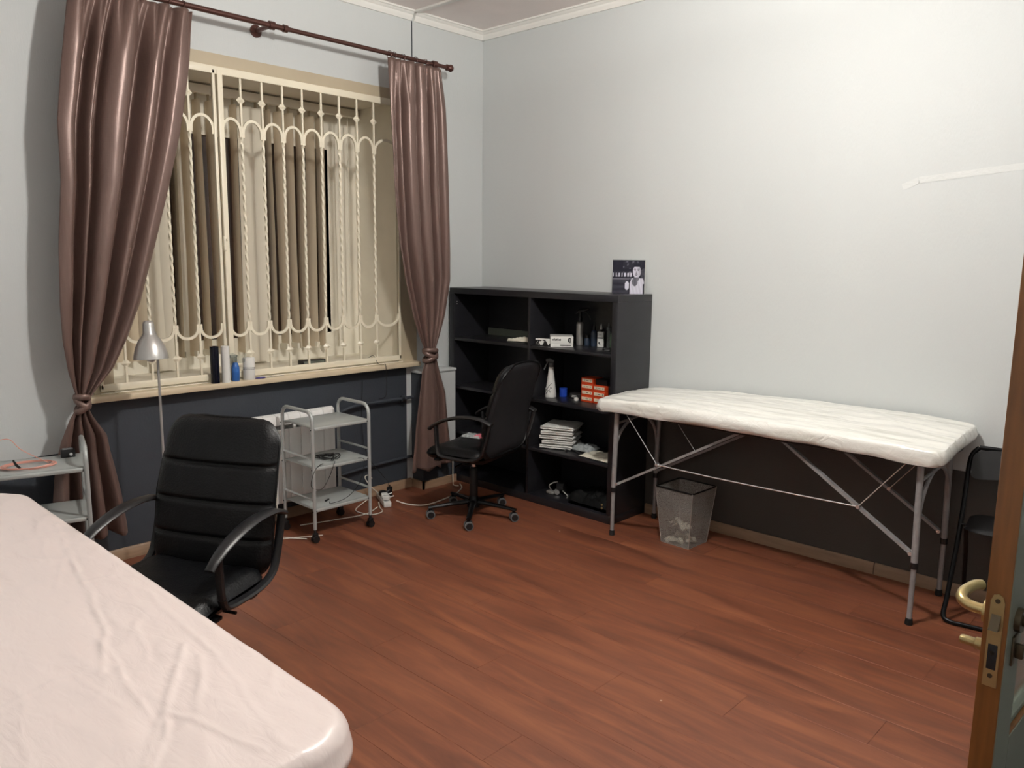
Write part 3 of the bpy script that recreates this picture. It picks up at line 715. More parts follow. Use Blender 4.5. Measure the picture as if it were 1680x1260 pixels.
# white one by the wall
wt = thing('massage_table', (0, 0, 0), 0, 'folding massage table in white plastic film standing along the back wall', 'massage table')
TX0, TX1, TY0, TY1 = 1.507, 3.335, -.565, -.02
def wz(x, y):
    t = (y - TY0) / (TY1 - TY0); fr_ = interp(x, [1.48, 1.6, 2.0, 3.1, 3.33], [.797, .812, .828, .822, .812]); bk_ = interp(x, [1.48, 1.6, 2.05, 2.5, 3.1, 3.33], [.80, .822, .855, .868, .872, .855])
    return fr_ + (bk_ - fr_) * t + .012 * math.sin(PI * t)
padmesh(TX0, TX1, TY0, TY1, .05, .074, .011, wz, 170, 60, .014, lambda x, y: wrinkle(x, y, 2) * 1.7 - .006).build('padded_top', 'whitecover', wt, angle=42)
fl_ = MB()
def frill(u, v):
    a = u * 30; return (1.525 - .03 * v - .018 * abs(math.sin(a * 1.7)) * v, TY0 + .04 + .16 * u + .01 * math.sin(a), .775 - .028 * v + .012 * math.sin(a * 2.3) * v)
fl_.grid(frill, 60, 5); fl_.build('film_edge', 'film', wt, fix=False, angle=180)
MB().rbox((1.53, -.52, .73), (3.29, -.05, .755), .01).build('board', 'blackplastic', wt)
LXs = (1.606, 3.243)
for i, x in enumerate(LXs):
    sg = 1 if i == 0 else -1; tx = x - sg * .02
    for yl in (-.492, -.052):
        lg = thing('leg', (0, 0, 0), 0, None, None); lg.parent = wt
        MB().sweep([(x - sg * -.01, yl, .735), (x, yl, .27)], .0145, n=12).build('upper_tube', 'tube', lg)
        MB().cyl((x, yl, .285), (x, yl, .02), .0115, n=12).build('lower_tube', 'tube', lg)
        MB().cyl((x, yl, .262), (x, yl, .29), .0165, n=12).build('collar', 'blackplastic', lg)
        MB().lathe([(.016, 0), (.017, .006), (.015, .028), (.012, .03)], (x, yl, 0), n=14).build('foot', 'rubber', lg)
    # arch between the two legs
    pts = smooth_path([(x, -.49, .47), (x, -.475, .55), (x, -.42, .625), (x, -.34, .67), (x, -.272, .68), (x, -.20, .67), (x, -.12, .625), (x, -.07, .55), (x, -.055, .47)], 4)
    MB().sweep(pts, .009, n=8, up=(1, 0, 0)).build('arch_brace', 'tube', wt)
    MB().sweep([(x, -.492, .665), (x, -.052, .69)], .008, n=8).build('crossbar', 'tube', wt)
    MB().sweep([(x, -.485, .60), (x, -.41, .63)], .006, n=6).build('gusset', 'tube', wt)
    J = ((1.894, .477), (2.983, .486))[i]; Tp = ((2.395, .745), (2.58, .745))[i]; Bt = ((1.628, .312), (3.222, .325))[i]
    for yl in (-.478, -.066):
        d0 = Vector((Bt[0], yl, Bt[1])); d2 = Vector((Tp[0], yl, Tp[1]))
        MB().sweep([d0, d2], .0065, .0125, None, 4, up=(0, 1, 0), sq=True).build('diagonal_strut', 'tube', wt)
        j = Vector((J[0], yl - .012, J[1]))
        MB().cyl(j + Vector((0, -.008, 0)), j + Vector((0, .014, 0)), .009, n=12).build('pivot_bolt', 'chrome', wt)
        b = d0 + Vector((0, -.014, 0)); MB().cyl(b + Vector((0, -.006, 0)), b + Vector((0, .012, 0)), .009, n=12).build('pivot_bolt', 'chrome', wt)
        MB().sweep([j, (x + sg * .065, yl - .008, .735)], .0028, n=6).build('tension_cable', 'chrome', wt)
for yl in (-.49,):
    MB().sweep(smooth_path([(1.894, yl, .477), (2.2, yl, .474), (2.6, yl, .478), (2.983, yl, .486)], 6), .004, n=6).build('tension_cable', 'chrome', wt)
# pink one in the foreground
pt = thing('massage_table', (0, 0, 0), 0, 'massage table under a wrinkled pale pink cover in the left foreground', 'massage table')
CR = [[(1.763, -3.444), (2.096, -3.504), (2.431, -3.57), (2.532, -3.593), (2.687, -3.654)], [(2.584, -3.617), (2.739, -3.634), (2.874, -3.648), (2.949, -3.653)], [(2.728, -3.51), (2.813, -3.561), (2.978, -3.649), (3.058, -3.708)],
      [(2.798, -3.511), (2.947, -3.576)], [(1.661, -3.471), (2.001, -3.54)], [(1.988, -3.491), (2.188, -3.576)], [(2.235, -3.529), (2.238, -3.473)], [(2.554, -3.532), (2.701, -3.572)],
      [(2.716, -3.831), (2.688, -3.745), (2.682, -3.69)], [(2.705, -3.698), (2.839, -3.682)], [(3.131, -3.571), (2.961, -3.615)], [(2.939, -3.638), (3.036, -3.708)], [(1.5, -3.6), (1.8, -3.62), (2.1, -3.69)], [(2.45, -3.45), (2.75, -3.47), (3.05, -3.52)]]
SEG = [(a, b, (.005, .0035, .006, .005, .003, .003, .003, .003, .003, .003, .005, .005, .003, .003)[i]) for i, l in enumerate(CR) for a, b in zip(l[:-1], l[1:])]
def pd(x, y):
    z = 0
    x2, y2 = x + .012 * noise.noise(Vector((x * 9, y * 9, 5))), y + 0.01 * noise.noise(Vector((x * 11, y * 9, 7)))
    for (a, b, h) in SEG:
        dx, dy = b[0] - a[0], b[1] - a[1]; t = ((x2 - a[0]) * dx + (y2 - a[1]) * dy) / (dx * dx + dy * dy)
        tt = max(-.15, min(1.15, t)); ex, ey = x2 - a[0] - tt * dx, y2 - a[1] - tt * dy; d2 = ex * ex + ey * ey
        if d2 < .0025:
            z += h * 1.0 * math.exp(-d2 / .00005) * (.6 + .4 * noise.noise(Vector((x * 14, y * 14, 3)))) - h * .3 * math.exp(-d2 / .0005)
    z += .0022 * (1 - 2 * abs(noise.noise(Vector((x * 6 - y * 5, y * 7 + x * 4, 8.5))))) ** 3
    z += .003 * (1 - 2 * abs(noise.noise(Vector((x * 3.4 + y * 3, y * 13 - x * 2, 1.5))))) + .0008 * noise.noise(Vector((x * 18, y * 26, 2)))
    return z
padmesh(1.21, 3.222, -4.0, -3.388, .13, .07, .035, lambda x, y: .80 + .006 * math.cos((y + 3.7) * 4), 300, 150, .004, pd).build('pink_cover', 'pinkcover', pt, angle=180)
MB().rbox((1.26, -3.95, .69), (3.2, -3.44, .722), .01).build('board', 'blackplastic', pt)
for x in (1.4, 3.06):
    for y in (-3.88, -3.5):
        mb = MB(); mb.cyl((x, y, .69), (x, y, .0), .014, n=12); mb.build('leg', 'tube', pt)
    MB().cyl((x, -3.88, .4), (x, -3.5, .4), .009, n=8).build('crossbar', 'tube', pt)

# ------------------------------------------------------------ waste bin
bn = thing('waste_bin', (1.965, -.29, 0), math.radians(-2), 'square wire mesh waste bin under the white massage table', 'waste bin')
mb = MB(); a0, a1, hb = .092, .122, .33
cb = [(-a0, -a0, .002), (a0, -a0, .002), (a0, a0, .002), (-a0, a0, .002)]; ct = [(-a1, -a1, hb), (a1, -a1, hb), (a1, a1, hb), (-a1, a1, hb)]
for k in range(4):
    MB().add([cb[k], cb[(k + 1) % 4], ct[(k + 1) % 4], ct[k]], [(0, 1, 2, 3)], None, False).build('mesh_side', 'mesh', bn, fix=False)
MB().box((-a0, -a0, 0), (a0, a0, .003)).build('bottom', 'steel', bn)
rim = []
for k in range(4):
    c = Vector(ct[k]); d = Vector((math.copysign(.015, c.x), math.copysign(.015, c.y), 0))
    for j in range(5):
        t = (k * 90 - 180 - 0 + (j) * 22.5 ) * PI / 180
        rim.append((c.x - d.x + .015 * math.cos(t + 0), c.y - d.y + .015 * math.sin(t), hb))
MB().sweep(rim, .0045, n=8, closed=True).build('rim', 'blackmetal', bn)
for k in range(4): MB().sweep([cb[k], ct[k]], .0018, n=5).build('corner_wire', 'steel', bn)
lt = MB()
for i in range(11):
    a = random.uniform(0, 6.28); q = Vector((random.uniform(-.06, .05), random.uniform(-.06, .05), random.uniform(.012, .03) + (.09 if i % 3 == 0 else 0)))
    lt.grid(lambda u, v: (q.x + (u - .5) * .07 * math.cos(a) - (v - .5) * .05 * math.sin(a), q.y + (u - .5) * .07 * math.sin(a) + (v - .5) * .05 * math.cos(a), max(.004, q.z + .02 * math.sin(u * 5 + i) * math.cos(v * 4 + i))), 4, 4)
tag(lt.build('crumpled_paper', 'paper', None, fix=False), 'crumpled paper waste inside the wire mesh bin', 'waste'); bpy.data.objects['crumpled_paper'].location = (1.965, -.29, 0)

# ------------------------------------------------------------ folding chair
fc = thing('folding_chair', (3.365 - .296 * math.sin(math.radians(8)), -.36 + .296 * math.cos(math.radians(8)), 0), math.radians(8), 'black metal folding chair half hidden behind the open door', 'folding chair')
fc.scale = (1, .8, 1)
W = .44
for s, X in ((0, 0.0), (1, W)):
    pts = smooth_path([(X + (.035 if s == 0 else -.035), -.045, .765), (X + (.006 if s == 0 else -.006), -.06, .72), (X, -.10, .6), (X, -.2, .42), (X - .015 * (1 - 2 * s), -.31, .12), (X - .02 * (1 - 2 * s), -.355, .03), (X + .01 * (1 - 2 * s), -.372, .012), (X + .05 * (1 - 2 * s), -.372, .011)], 5)
    MB().sweep(pts, .0105, n=10, up=(0, 1, 0)).build('front_leg', 'blackmetal', fc)
    X2 = X + .03 * (1 - 2 * s)
    MB().sweep(smooth_path([(X2, -.30, .44), (X2, -.17, .3), (X2, -.06, .05), (X2, -.04, .011)], 5), .0095, n=10, up=(0, 1, 0)).build('rear_leg', 'blackmetal', fc)
MB().sweep([(.04, -.372, .011), (W - .04, -.372, .011)], .0105, n=10).build('floor_bar', 'blackmetal', fc)
MB().sweep([(.03, -.04, .011), (W - .03, -.04, .011)], .0095, n=10).build('floor_bar', 'blackmetal', fc)
MB().sweep([(.035, -.045, .765), (W - .035, -.045, .765)], .0105, n=10).build('top_tube', 'blackmetal', fc)
# backrest plate with oval grip hole
bp_ = bmesh.new(); outer = []; K = 32
def bz(z): return -.055 - (.76 - z) * .34
pl_o = []; pl_i = []
for i in range(K):
    a = 2 * PI * i / K; cx_, sz_ = math.cos(a), math.sin(a)
    xo = W / 2 + (W / 2 - .012) * (abs(cx_) ** .45) * (1 if cx_ > 0 else -1); zo = .685 + .078 * (abs(sz_) ** .45) * (1 if sz_ > 0 else -1)
    if sz_ < 0: zo += .035 * (1 - abs((xo - W / 2) / (W / 2)) ** 2.5) * (-sz_)
    pl_o.append((xo, bz(zo), zo)); xi, zi = W / 2 + .055 * cx_ , .715 + .018 * sz_; pl_i.append((xi - 0.0, bz(zi), zi))
vs = pl_o + pl_i + [(x, y - .008, z) for x, y, z in pl_o] + [(x, y - .008, z) for x, y, z in pl_i]
fs = []
for i in range(K):
    j = (i + 1) % K; fs += [(i, j, K + j, K + i), (2 * K + i, 3 * K + i, 3 * K + j, 2 * K + j), (i, 2 * K + i, 2 * K + j, j), (K + i, K + j, 3 * K + j, 3 * K + i)]
bp_.free(); MB().add(vs, fs, None, True).build('backrest', 'blackplastic', fc)
def fseat(u, v):
    s, q = u * 2 - 1, v * 2 - 1; W2, H, rc = .195, .19, .07
    fx = 1 if abs(q) * H < H - rc else 1 - rc / W2 * (1 - math.sqrt(max(0, 1 - ((abs(q) * H - (H - rc)) / rc) ** 2)))
    return s * W2 * fx + W / 2, -.19 + q * H
def ftop(u, v): x, y = fseat(u, v); e = math.sqrt(max(0, (1 - abs(u * 2 - 1) ** 8) * (1 - abs(v * 2 - 1) ** 8))); return (x, y, .44 + .012 * e)
def fbot(u, v): x, y = fseat(u, v); e = math.sqrt(max(0, (1 - abs(u * 2 - 1) ** 8) * (1 - abs(v * 2 - 1) ** 8))); return (x, y, .44 - .008 * e)
MB().grid(ftop, 18, 18).grid(fbot, 18, 18, flip=True).build('seat', 'blackplastic', fc)
for X in (.014, W - .014): MB().cyl((X - .012, -.2, .43), (X + .012, -.2, .43), .006, n=8).build('pivot', 'blackmetal', fc)

# ------------------------------------------------------------ door
dr = thing('door_1', (3.922, -2.49, 0), math.radians(-2.5), 'open wooden door leaf at the right edge with glass pane and brass lock', 'door'); dr['kind'] = 'structure'
DW, DT, DH = .82, .042, 2.06    # leaf extends +Y locally, thickness +X ; far face x=0
def stile(a, b, z0, z1, nm='stile'):
    mb = MB(); mb.rbox((0, a, z0), (DT, b, z1), .003, 'orangewood'); mb.box((DT - .001, a + .002, z0 + .002), (DT + .0015, b, z1 - .002), 'doorgrey'); return mb.build(nm, None, dr, fix=False)
stile(0, .1, .008, DH); stile(DW - .1, DW, .008, DH); stile(.1, DW - .1, .008, .66, 'bottom_rail'); stile(.1, DW - .1, DH - .1, DH, 'top_rail')
MB().box((.016, .1, .66), (.022, DW - .1, DH - .1)).build('glass_pane', 'glass', dr)
bd = MB()
for (a, b) in (((.1, .66), (.115, DH - .1)), ((DW - .115, .66), (DW - .1, DH - .1)), ((.115, .66), (DW - .115, .675)), ((.115, DH - .115), (DW - .115, DH - .1))):
    bd.rbox((.006, a[0], a[1]), (.034, b[0], b[1]), .004)
bd.build('glazing_bead', 'doorgrey', dr)
lp = MB(); lp.prism([(.01, .80), (.034, .80), (.034, .97), (.03, .982), (.022, .986), (.014, .982), (.01, .97)], -.0035, .0005, None, 'y'); lp.build('lock_plate', 'brass', dr)
for z in (.972, .868, .822): MB().cyl((.022, -.0045, z), (.022, -.003, z), .0045, n=12).build('screw', 'darkbrass', dr)
MB().rbox((.014, -.0045, .835), (.03, -.003, .885), .001).build('keeper_slot', 'ink', dr)
MB().prism([(-.0035, .915), (-.02, .918), (-.0035, .945)], .014, .030, None, 'x').build('latch', 'darkbrass', dr)
hz = .925
h1 = MB(); h1.cyl((-.002, .055, hz), (-.012, .055, hz), .024, n=18)
h1.sweep(smooth_path([(-.01, .055, hz), (-.036, .052, hz + .002), (-.054, .058, hz + .008), (-.060, .085, hz + .014), (-.054, .13, hz + .016), (-.046, .15, hz + .014)], 5), [.011] * 26, None, None, 12); h1.build('lever_handle', 'brass', dr)
h2 = MB(); h2.cyl((DT, .055, hz), (DT + .012, .055, hz), .024, n=18)
h2.sweep(smooth_path([(DT + .01, .055, hz), (DT + .045, .052, hz + .002), (DT + .062, .07, hz + .006), (DT + .064, .12, hz + .008), (DT + .056, .17, hz + .004)], 5), .0105, None, None, 12); h2.build('lever_handle', 'darkbrass', dr)
k1 = MB(); k1.cyl((-.002, .05, .855), (-.02, .05, .855), .012, n=14); k1.rbox((-.05, .04, .847), (-.018, .06, .863), .006); k1.build('thumb_turn', 'brass', dr)
k2 = MB(); k2.rbox((DT, .035, .835), (DT + .006, .068, .895), .004); k2.rbox((DT + .005, .045, .85), (DT + .02, .055, .88), .003); k2.build('escutcheon', 'darkbrass', dr)
for z in (.25, 1.8): MB().cyl((DT + .004, DW + .004, z), (DT + .004, DW + .004, z + .1), .008, n=10).build('hinge', 'darkbrass', dr)
jb = MB().rbox((3.95, -1.70 + .045, 0), (4.018, -1.54, 2.14), .004).build('trim_8', 'orangewood'); struct(jb, 'varnished wooden door jamb beyond the open door', 'trim')

# ------------------------------------------------------------ floor lamp
lm = thing('floor_lamp', (.35, -2.545, 0), 0, 'silver reading lamp on a thin pole before the window sill', 'floor lamp')
MB().lathe([(.12, 0), (.12, .012), (.1, .02), (.02, .026), (.01, .03)], n=28).build('base', 'silver', lm)
MB().cyl((0, 0, .02), (0, 0, 1.20), .0062, n=12).build('pole', 'steel', lm)
hx = Matrix.Translation((.035, -.045, 1.10)) @ Matrix.Rotation(math.radians(-4), 4, 'Y')
sh_ = MB(); sh_.lathe([(.079, 0), (.077, .018), (.066, .06), (.05, .092), (.034, .112), (.027, .125), (.026, .165), (.022, .178), (.012, .184), (0, .185)], n=32, mx=hx)
sh_.lathe([(.079, 0), (.073, .002), (.072, .018), (.061, .06), (.045, .092), (.02, .115), (0, .116)], n=32, mx=hx); sh_.build('lamp_shade', 'steel', lm, fix=False, angle=60)
MB().lathe([(.014, .07), (.02, .05), (.024, .02), (.02, -.008), (.008, -.014), (0, -.015)], n=18, mx=hx).build('bulb', 'whiteplastic', lm)
j = MB(); j.cyl((0, 0, 1.195), (.02, -.03, 1.255), .009, n=10); j.build('swivel_joint', 'steel', lm)

# ------------------------------------------------------------ window sill items
def put(o, loc, rz=0): o.location = loc; o.rotation_euler = (0, 0, rz); return o
SL = .893
o = MB().lathe([(.024, 0), (.024, .205), (.009, .205), (.009, .2)], n=24).build('film_roll', 'blackfoil'); put(o, (.052, -2.112, SL)); tag(o, 'black film roll standing on the window sill', 'roll')
o = MB().lathe([(.023, 0), (.023, .203), (.008, .203), (.008, .198)], n=24).build('paper_roll', 'whiteplastic'); put(o, (.058, -2.052, SL)); tag(o, 'white roll standing beside the black roll on the sill', 'roll')
o = thing('spray_bottle', (.045, -1.988, SL), 0, 'translucent blue bottle between the white roll and white container on the sill', 'bottle')
MB().lathe([(.02, 0), (.022, .004), (.022, .075), (.014, .1), (.01, .105)], n=20).build('body', 'bluebottle', o)
mb = MB(); mb.lathe([(.011, .105), (.011, .13), (.008, .135)], n=14); mb.rbox((-.008, -.03, .133), (.008, .012, .148), .003); mb.build('nozzle', 'wrap', o)
o = thing('dispenser', (.05, -1.908, SL), 0, 'white dotted plastic container on the sill right of the blue bottle', 'container')
MB().lathe([(.031, 0), (.033, .004), (.033, .12), (.031, .126), (.028, .128)], n=28).build('body', 'whiteplastic', o)
mb = MB()
for rw in range(2):
    for i in range(18):
        t = -1.9 + i * .165 + rw * .08; c = Vector((math.cos(t), math.sin(t), 0)); mb.cyl(c * .0325 + Vector((0, 0, .062 + rw * .008)), c * .0335 + Vector((0, 0, .062 + rw * .008)), .002, m='ink', n=6)
mb.build('dot_pattern', None, o)
o = thing('plastic_bag', (.05, -1.985, 1.0), 0, 'thin clear plastic wrapper above the blue bottle on the sill', 'wrapper')
MB().grid(lambda u, v: (.0 + .015 * math.sin(u * 9) , -.05 + .11 * u, .045 * v + .01 * math.sin(u * 7)), 14, 5).build('film_sheet', 'wrap', o, fix=False)
sc = thing('scissors', (.06, -1.80, SL + .004), 0, 'small scissors with violet handles on the sill', 'scissors')
for s in (-1, 1):
    pts = [(.011 * s + .011 * math.cos(a), -.045 + .024 * math.sin(a), s * .002) for a in [2 * PI * i / 14 for i in range(14)]]
    MB().sweep(pts, .0035, n=8, closed=True).build('handle', 'violet', sc)
    MB().prism([(s * .002, -.02), (s * .006, .0), (0, .11), (-s * .004, .0)], s * .0015 - .0008, s * .0015 + .0008, None, 'z').build('blade', 'chrome', sc)
ph = MB().rbox((-.03, -.085, 0), (.03, .085, .035), .004).build('adapter_box', 'blackplastic'); put(ph, (-.2, -1.335, .9)); tag(ph, 'dark grey flat device behind the window bars on the recess floor', 'device')
MB().rbox((.0295, -.075, .006), (.0305, .075, .03), .001).build('front_face', 'doorgrey', ph)
cb_ = MB().sweep(smooth_path([(-.19, -1.245, .912), (-.12, -1.15, .904), (-.06, -1.05, .903), (-.0, -1.0, .952), (.03, -.98, .9), (.07, -.97, .897), (.094, -.965, .885), (.094, -.966, .7), (.02, -.97, .66)], 6), .0018, n=5).build('cable', 'blackcable')
tag(cb_, 'thin black cable running over the sill edge from the dark device', 'cable')

# ------------------------------------------------------------ things on the trolleys and floor
def tangle(loc, rx_, ry_, n, m, rad, seed, dz=.012, name='cable'):
    rnd = random.Random(seed); pts = []
    for i in range(n):
        a = i * 2.1 + rnd.uniform(-.5, .5); q = rnd.uniform(.35, 1)
        pts.append((loc[0] + rx_ * q * math.cos(a), loc[1] + ry_ * q * math.sin(a), loc[2] + rad + rnd.uniform(0, dz)))
    return MB().sweep(smooth_path(pts, 7), rad, n=5).build(name, m)
o = tangle((.36, -1.60, .43), .09, .10, 17, 'blackcable', .0022, 3); tag(o, 'tangled black cable on the middle shelf of the radiator trolley', 'cable')
o = MB().rbox((-.012, -.025, 0), (.012, .025, .014), .005).build('cable_plug', 'blackplastic'); put(o, (.33, -1.56, .43), .6); tag(o, 'small black plug among the tangled cable on the middle trolley shelf', 'plug')
o = MB().sweep(smooth_path([(.46, -1.70, .434), (.50, -1.76, .434), (.515, -1.80, .40), (.51, -1.81, .33), (.50, -1.74, .30), (.515, -1.70, .36), (.512, -1.66, .436), (.46, -1.62, .434)], 6), .0018, n=5).build('cable', 'blackcable')
tag(o, 'thin dark cable loop hanging off the front of the middle trolley shelf', 'cable')
o = MB().sweep(smooth_path([(.49, -1.48, .436), (.522, -1.46, .42), (.53, -1.5, .3), (.51, -1.58, .22), (.47, -1.66, .194), (.43, -1.64, .194)], 6), .0016, n=5).build('cable', 'blackcable')
tag(o, 'thin dark cable drooping to the bottom shelf of the radiator trolley', 'cable')
o = MB().rbox((-.006, -.02, 0), (.006, .02, .008), .003).build('cable_plug', 'blackplastic'); put(o, (.40, -1.64, .19), .5); tag(o, 'tiny black connector lying on the bottom shelf of the radiator trolley', 'plug')
MX2 = Matrix.Translation(t2.location) @ Matrix.Rotation(ang, 4, 'Z')
def on2(x, y, z): v = MX2 @ Vector((x, y, z)); return tuple(v)
def coil(name, cx_, cy2, a, b, m, rad, z, turns, lab, cat):
    pts = []; N_ = turns * 18
    for i in range(N_):
        t = 2 * PI * i / 18; q = 1 + .12 * math.sin(i * .37); pts.append((cx_ + a * q * math.cos(t), cy2 + b * q * math.sin(t), z + rad + .0015 * (i / 18) + .004 * abs(math.sin(i * .21))))
    o = MB().sweep([on2(*p) for p in pts], rad, n=5).build(name, m); return tag(o, lab, cat)
coil('cable', .02, -.03, .065, .10, 'coral', .0019, .657, 6, 'coiled coral pink cable on the left trolley', 'cable')
o = MB().sweep([Vector(on2(*p)) for p in smooth_path([(.0, .05, .66), (-.05, -.05, .72), (-.08, -.1, .77), (-.09, -.17, .75), (-.06, -.22, .70), (.02, -.16, .663), (.06, -.05, .662)], 7)], .002, n=5).build('cable', 'coral'); tag(o, 'loose coral cable loop rising from the left trolley', 'cable')
o = MB().sweep([Vector(on2(*p)) for p in [(.06, -.06, .662), (.045, -.075, .676), (.02, -.085, .692)]], [.005, .006, .004], n=8).build('cable_plug', 'blackplastic'); tag(o, 'black plug on the coral cable of the left trolley', 'plug')
o = thing('small_device', on2(-.10, .13, .657), ang, 'small black box device at the back of the left trolley', 'device')
MB().rbox((-.022, -.03, 0), (.022, .03, .036), .004).build('case', 'blackplastic', o); MB().cyl((.0225, .012, .016), (.025, .012, .016), .007, n=12).build('knob', 'chrome', o); MB().rbox((-.015, -.022, .036), (.015, .022, .04), .002).build('lid', 'greyplastic', o)
# power strip and cables
ps = thing('power_strip', (.175, -1.06, 0), math.radians(65), 'white power strip with plugs on the floor right of the trolley', 'power strip')
MB().rbox((-.025, -.12, .002), (.025, .12, .038), .006).build('housing', 'whiteplastic', ps)
for q in (-.08, -.03, .03, .08): MB().lathe([(.018, .0375), (.018, .039), (.015, .0392), (.015, .0385)], (0, q, 0), n=16).build('socket', 'greyplastic', ps)
for q, mm, lab, nm in ((-.075, 'whiteplastic', 'white plug in the power strip, at its trolley end', 'power_plug'), (-.02, 'whiteplastic', 'white plug in the middle of the power strip', 'power_plug'), (.035, 'blackplastic', 'black plug in the power strip', 'power_plug')):
    o = MB().rbox((-.022, -.019, 0), (.024, .019, .032), .009).sweep([(.02, 0, .02), (.05, 0, .03)], .006, .004, n=8).build(nm, mm)
    v = Matrix.Translation((.175, -1.06, 0)) @ Matrix.Rotation(math.radians(65), 4, 'Z') @ Vector((0, q, .0388)); put(o, v, math.radians(65 + q * 300)); tag(o, lab, 'plug')
o = thing('power_adapter', (.115, -.965, 0), .3, 'upright black adapter leaning behind the power strip', 'adapter')
MB().rbox((-.012, -.02, 0), (.012, .02, .075), .005).build('case', 'blackplastic', o); MB().sweep([(0, 0, .074), (.003, 0, .09)], .004, n=8).build('strain_relief', 'rubber', o)
def cable(pts, rad, m, lab): return tag(MB().sweep(smooth_path(pts, 8), rad, n=7).build('cable', m), lab, 'cable')
cable([(.25, -1.015, .02), (.30, -.99, .007), (.37, -.965, .006), (.42, -.91, .006), (.42, -.8, .006), (.38, -.62, .006), (.30, -.48, .006), (.22, -.42, .006)], .0045, 'whitecable', 'thick white cable on the floor from power strip towards the bookcase')
cable([(.145, -.42, .22), (.15, -.425, .12), (.155, -.43, .07), (.18, -.45, .02), (.21, -.47, .006), (.25, -.46, .006)], .003, 'whitecable', 'white cable dropping down the pillar beside the bookcase')
cable([(.10, -1.10, .03), (.10, -1.17, .006), (.20, -1.30, .006), (.33, -1.28, .006), (.34, -1.2, .008), (.25, -1.15, .006), (.2, -1.12, .02)], .0035, 'whitecable', 'white cable looped on the floor by the trolley castor')
cable([(.1, -1.04, .04), (.09, -1.1, .1), (.07, -1.13, .16), (.06, -1.10, .17), (.05, -1.06, .14)], .0035, 'whitecable', 'white cable arching above the power strip')
cable([(.16, -1.02, .07), (.12, -.98, .11), (.08, -1.0, .16), (.03, -1.08, .3), (.02, -1.11, .5), (.02, -1.1, .8)], .002, 'blackcable', 'thin black cable running down the dark wall to the power strip')
cable([(.10, -1.85, .55), (.16, -1.83, .3), (.22, -1.86, .1), (.30, -1.90, .008), (.36, -1.86, .008), (.43, -1.80, .006)], .0035, 'whitecable', 'white cable hanging down beside the radiator to the floor')
cable([(.25, -1.93, .006), (.36, -1.84, .006), (.42, -1.74, .006), (.44, -1.70, .006)], .003, 'whitecable', 'short white cable end by the front castor of the trolley')
cable([(.2, -1.7, .006), (.26, -1.5, .006), (.3, -1.3, .006), (.24, -1.16, .007)], .0035, 'whitecable', 'white cable on the floor beneath the trolley')

# ------------------------------------------------------------ bookcase contents
o = thing('photo_canvas', (1.3, -.128, BH), math.radians(0), 'black and white photo canvas of a smiling man on top of the bookcase', 'picture')
cv = Vector((1.314, -.30, 0)); 
yaw = math.radians(38)
o.location = (1.375, -.085, BH); o.rotation_euler = (0, 0, math.radians(18))
PWc, PHc = .205, .205
MB().box((-PWc / 2, 0, 0), (PWc / 2, .018, PHc)).build('canvas_block', 'whiteplastic', o)
def photo(u, v):
    # u 0..1 left-right, v 0..1 bottom-top -> grey level
    def el(cx_, cy2, a, b): return ((u - cx_) / a) ** 2 + ((v - cy2) / b) ** 2
    g = .07 + .05 * noise.noise(Vector((u * 5, v * 5, 0)))
    if v < .47: g = .17 + .10 * math.sin(v * 38) * .5 + .05 * noise.noise(Vector((u * 3, v * 16, 1)))
    if .43 < v < .47: g = .38
    if .5 < v < .66 and u < .62:
        g = .16 + .55 * max(0, noise.noise(Vector((u * 10, v * 6, 3)))) + (.62 if (math.sin(u * 68) > .35 and v < .62) else 0)
    if .74 < v < .96 and .33 < u < .8: g = .12 + .75 * max(0, noise.noise(Vector((u * 12, v * 12, 6))) - .12)
    if u > .9 and v < .75: g = .22 + .2 * noise.noise(Vector((u * 9, v * 9, 8)))
    if el(.79, .80, .155, .125) < 1: g = .05 + .16 * max(0, noise.noise(Vector((u * 24, v * 24, 2))))          # hair
    if el(.755, .66, .125, .185) < 1: g = .80 - .22 * max(0, (u - .76) * 6) + .12 * max(0, .78 - u)               # face
    if el(.755, .66, .125, .185) < 1 and v > .80: g = .10
    for ex in (.70, .80):
        if el(ex, .705, .024, .017) < 1: g = .08
        if el(ex, .735, .034, .010) < 1: g = .15
    if el(.742, .645, .016, .03) < 1: g = .5
    if el(.74, .575, .042, .022) < 1: g = .85 if v > .573 else .2
    if el(.74, .605, .04, .008) < 1: g = .35
    if v < .47 and el(.77, .30, .21, .27) < 1 or (v < .36 and .55 < u < .97): g = .88 - .08 * abs(math.sin(u * 30 + v * 8))
    if el(.76, .46, .07, .09) < 1 and v < .5: g = .42
    if el(.70, .36, .09, .13) < 1 and v > .22: g = .36 + .05 * math.sin(u * 60)
    if abs(u - .535) < .018 and v < .44: g = .06
    if el(.46, .24, .07, .13) < 1 and u < .515: g = .86
    if abs(u - .965) < .014 and v < .3: g = .05
    return max(.02, min(.92, g))
NP = 72
me = bpy.data.meshes.new('photo_print'); vs = [(-PWc / 2 + PWc * i / NP, -.0008, PHc * j / NP) for j in range(NP + 1) for i in range(NP + 1)]
fs = [(j * (NP + 1) + i, j * (NP + 1) + i + 1, (j + 1) * (NP + 1) + i + 1, (j + 1) * (NP + 1) + i) for j in range(NP) for i in range(NP)]
me.from_pydata(vs, [], fs); ca = me.color_attributes.new('print', 'FLOAT_COLOR', 'POINT')
for k_, v_ in enumerate(vs):
    g = photo((v_[0] + PWc / 2) / PWc, v_[2] / PHc); g2 = g ** 2.0; ca.data[k_].color = (g2 * .96, g2 * .95, min(1, g2 * 1.08 + .012), 1)
a_ = N('monochrome_print'); at_ = a_.n('ShaderNodeVertexColor', layer_name='print'); a_.l(at_.outputs[0], a_.b.inputs['Base Color']); a_.b.inputs['Roughness'].default_value = .45
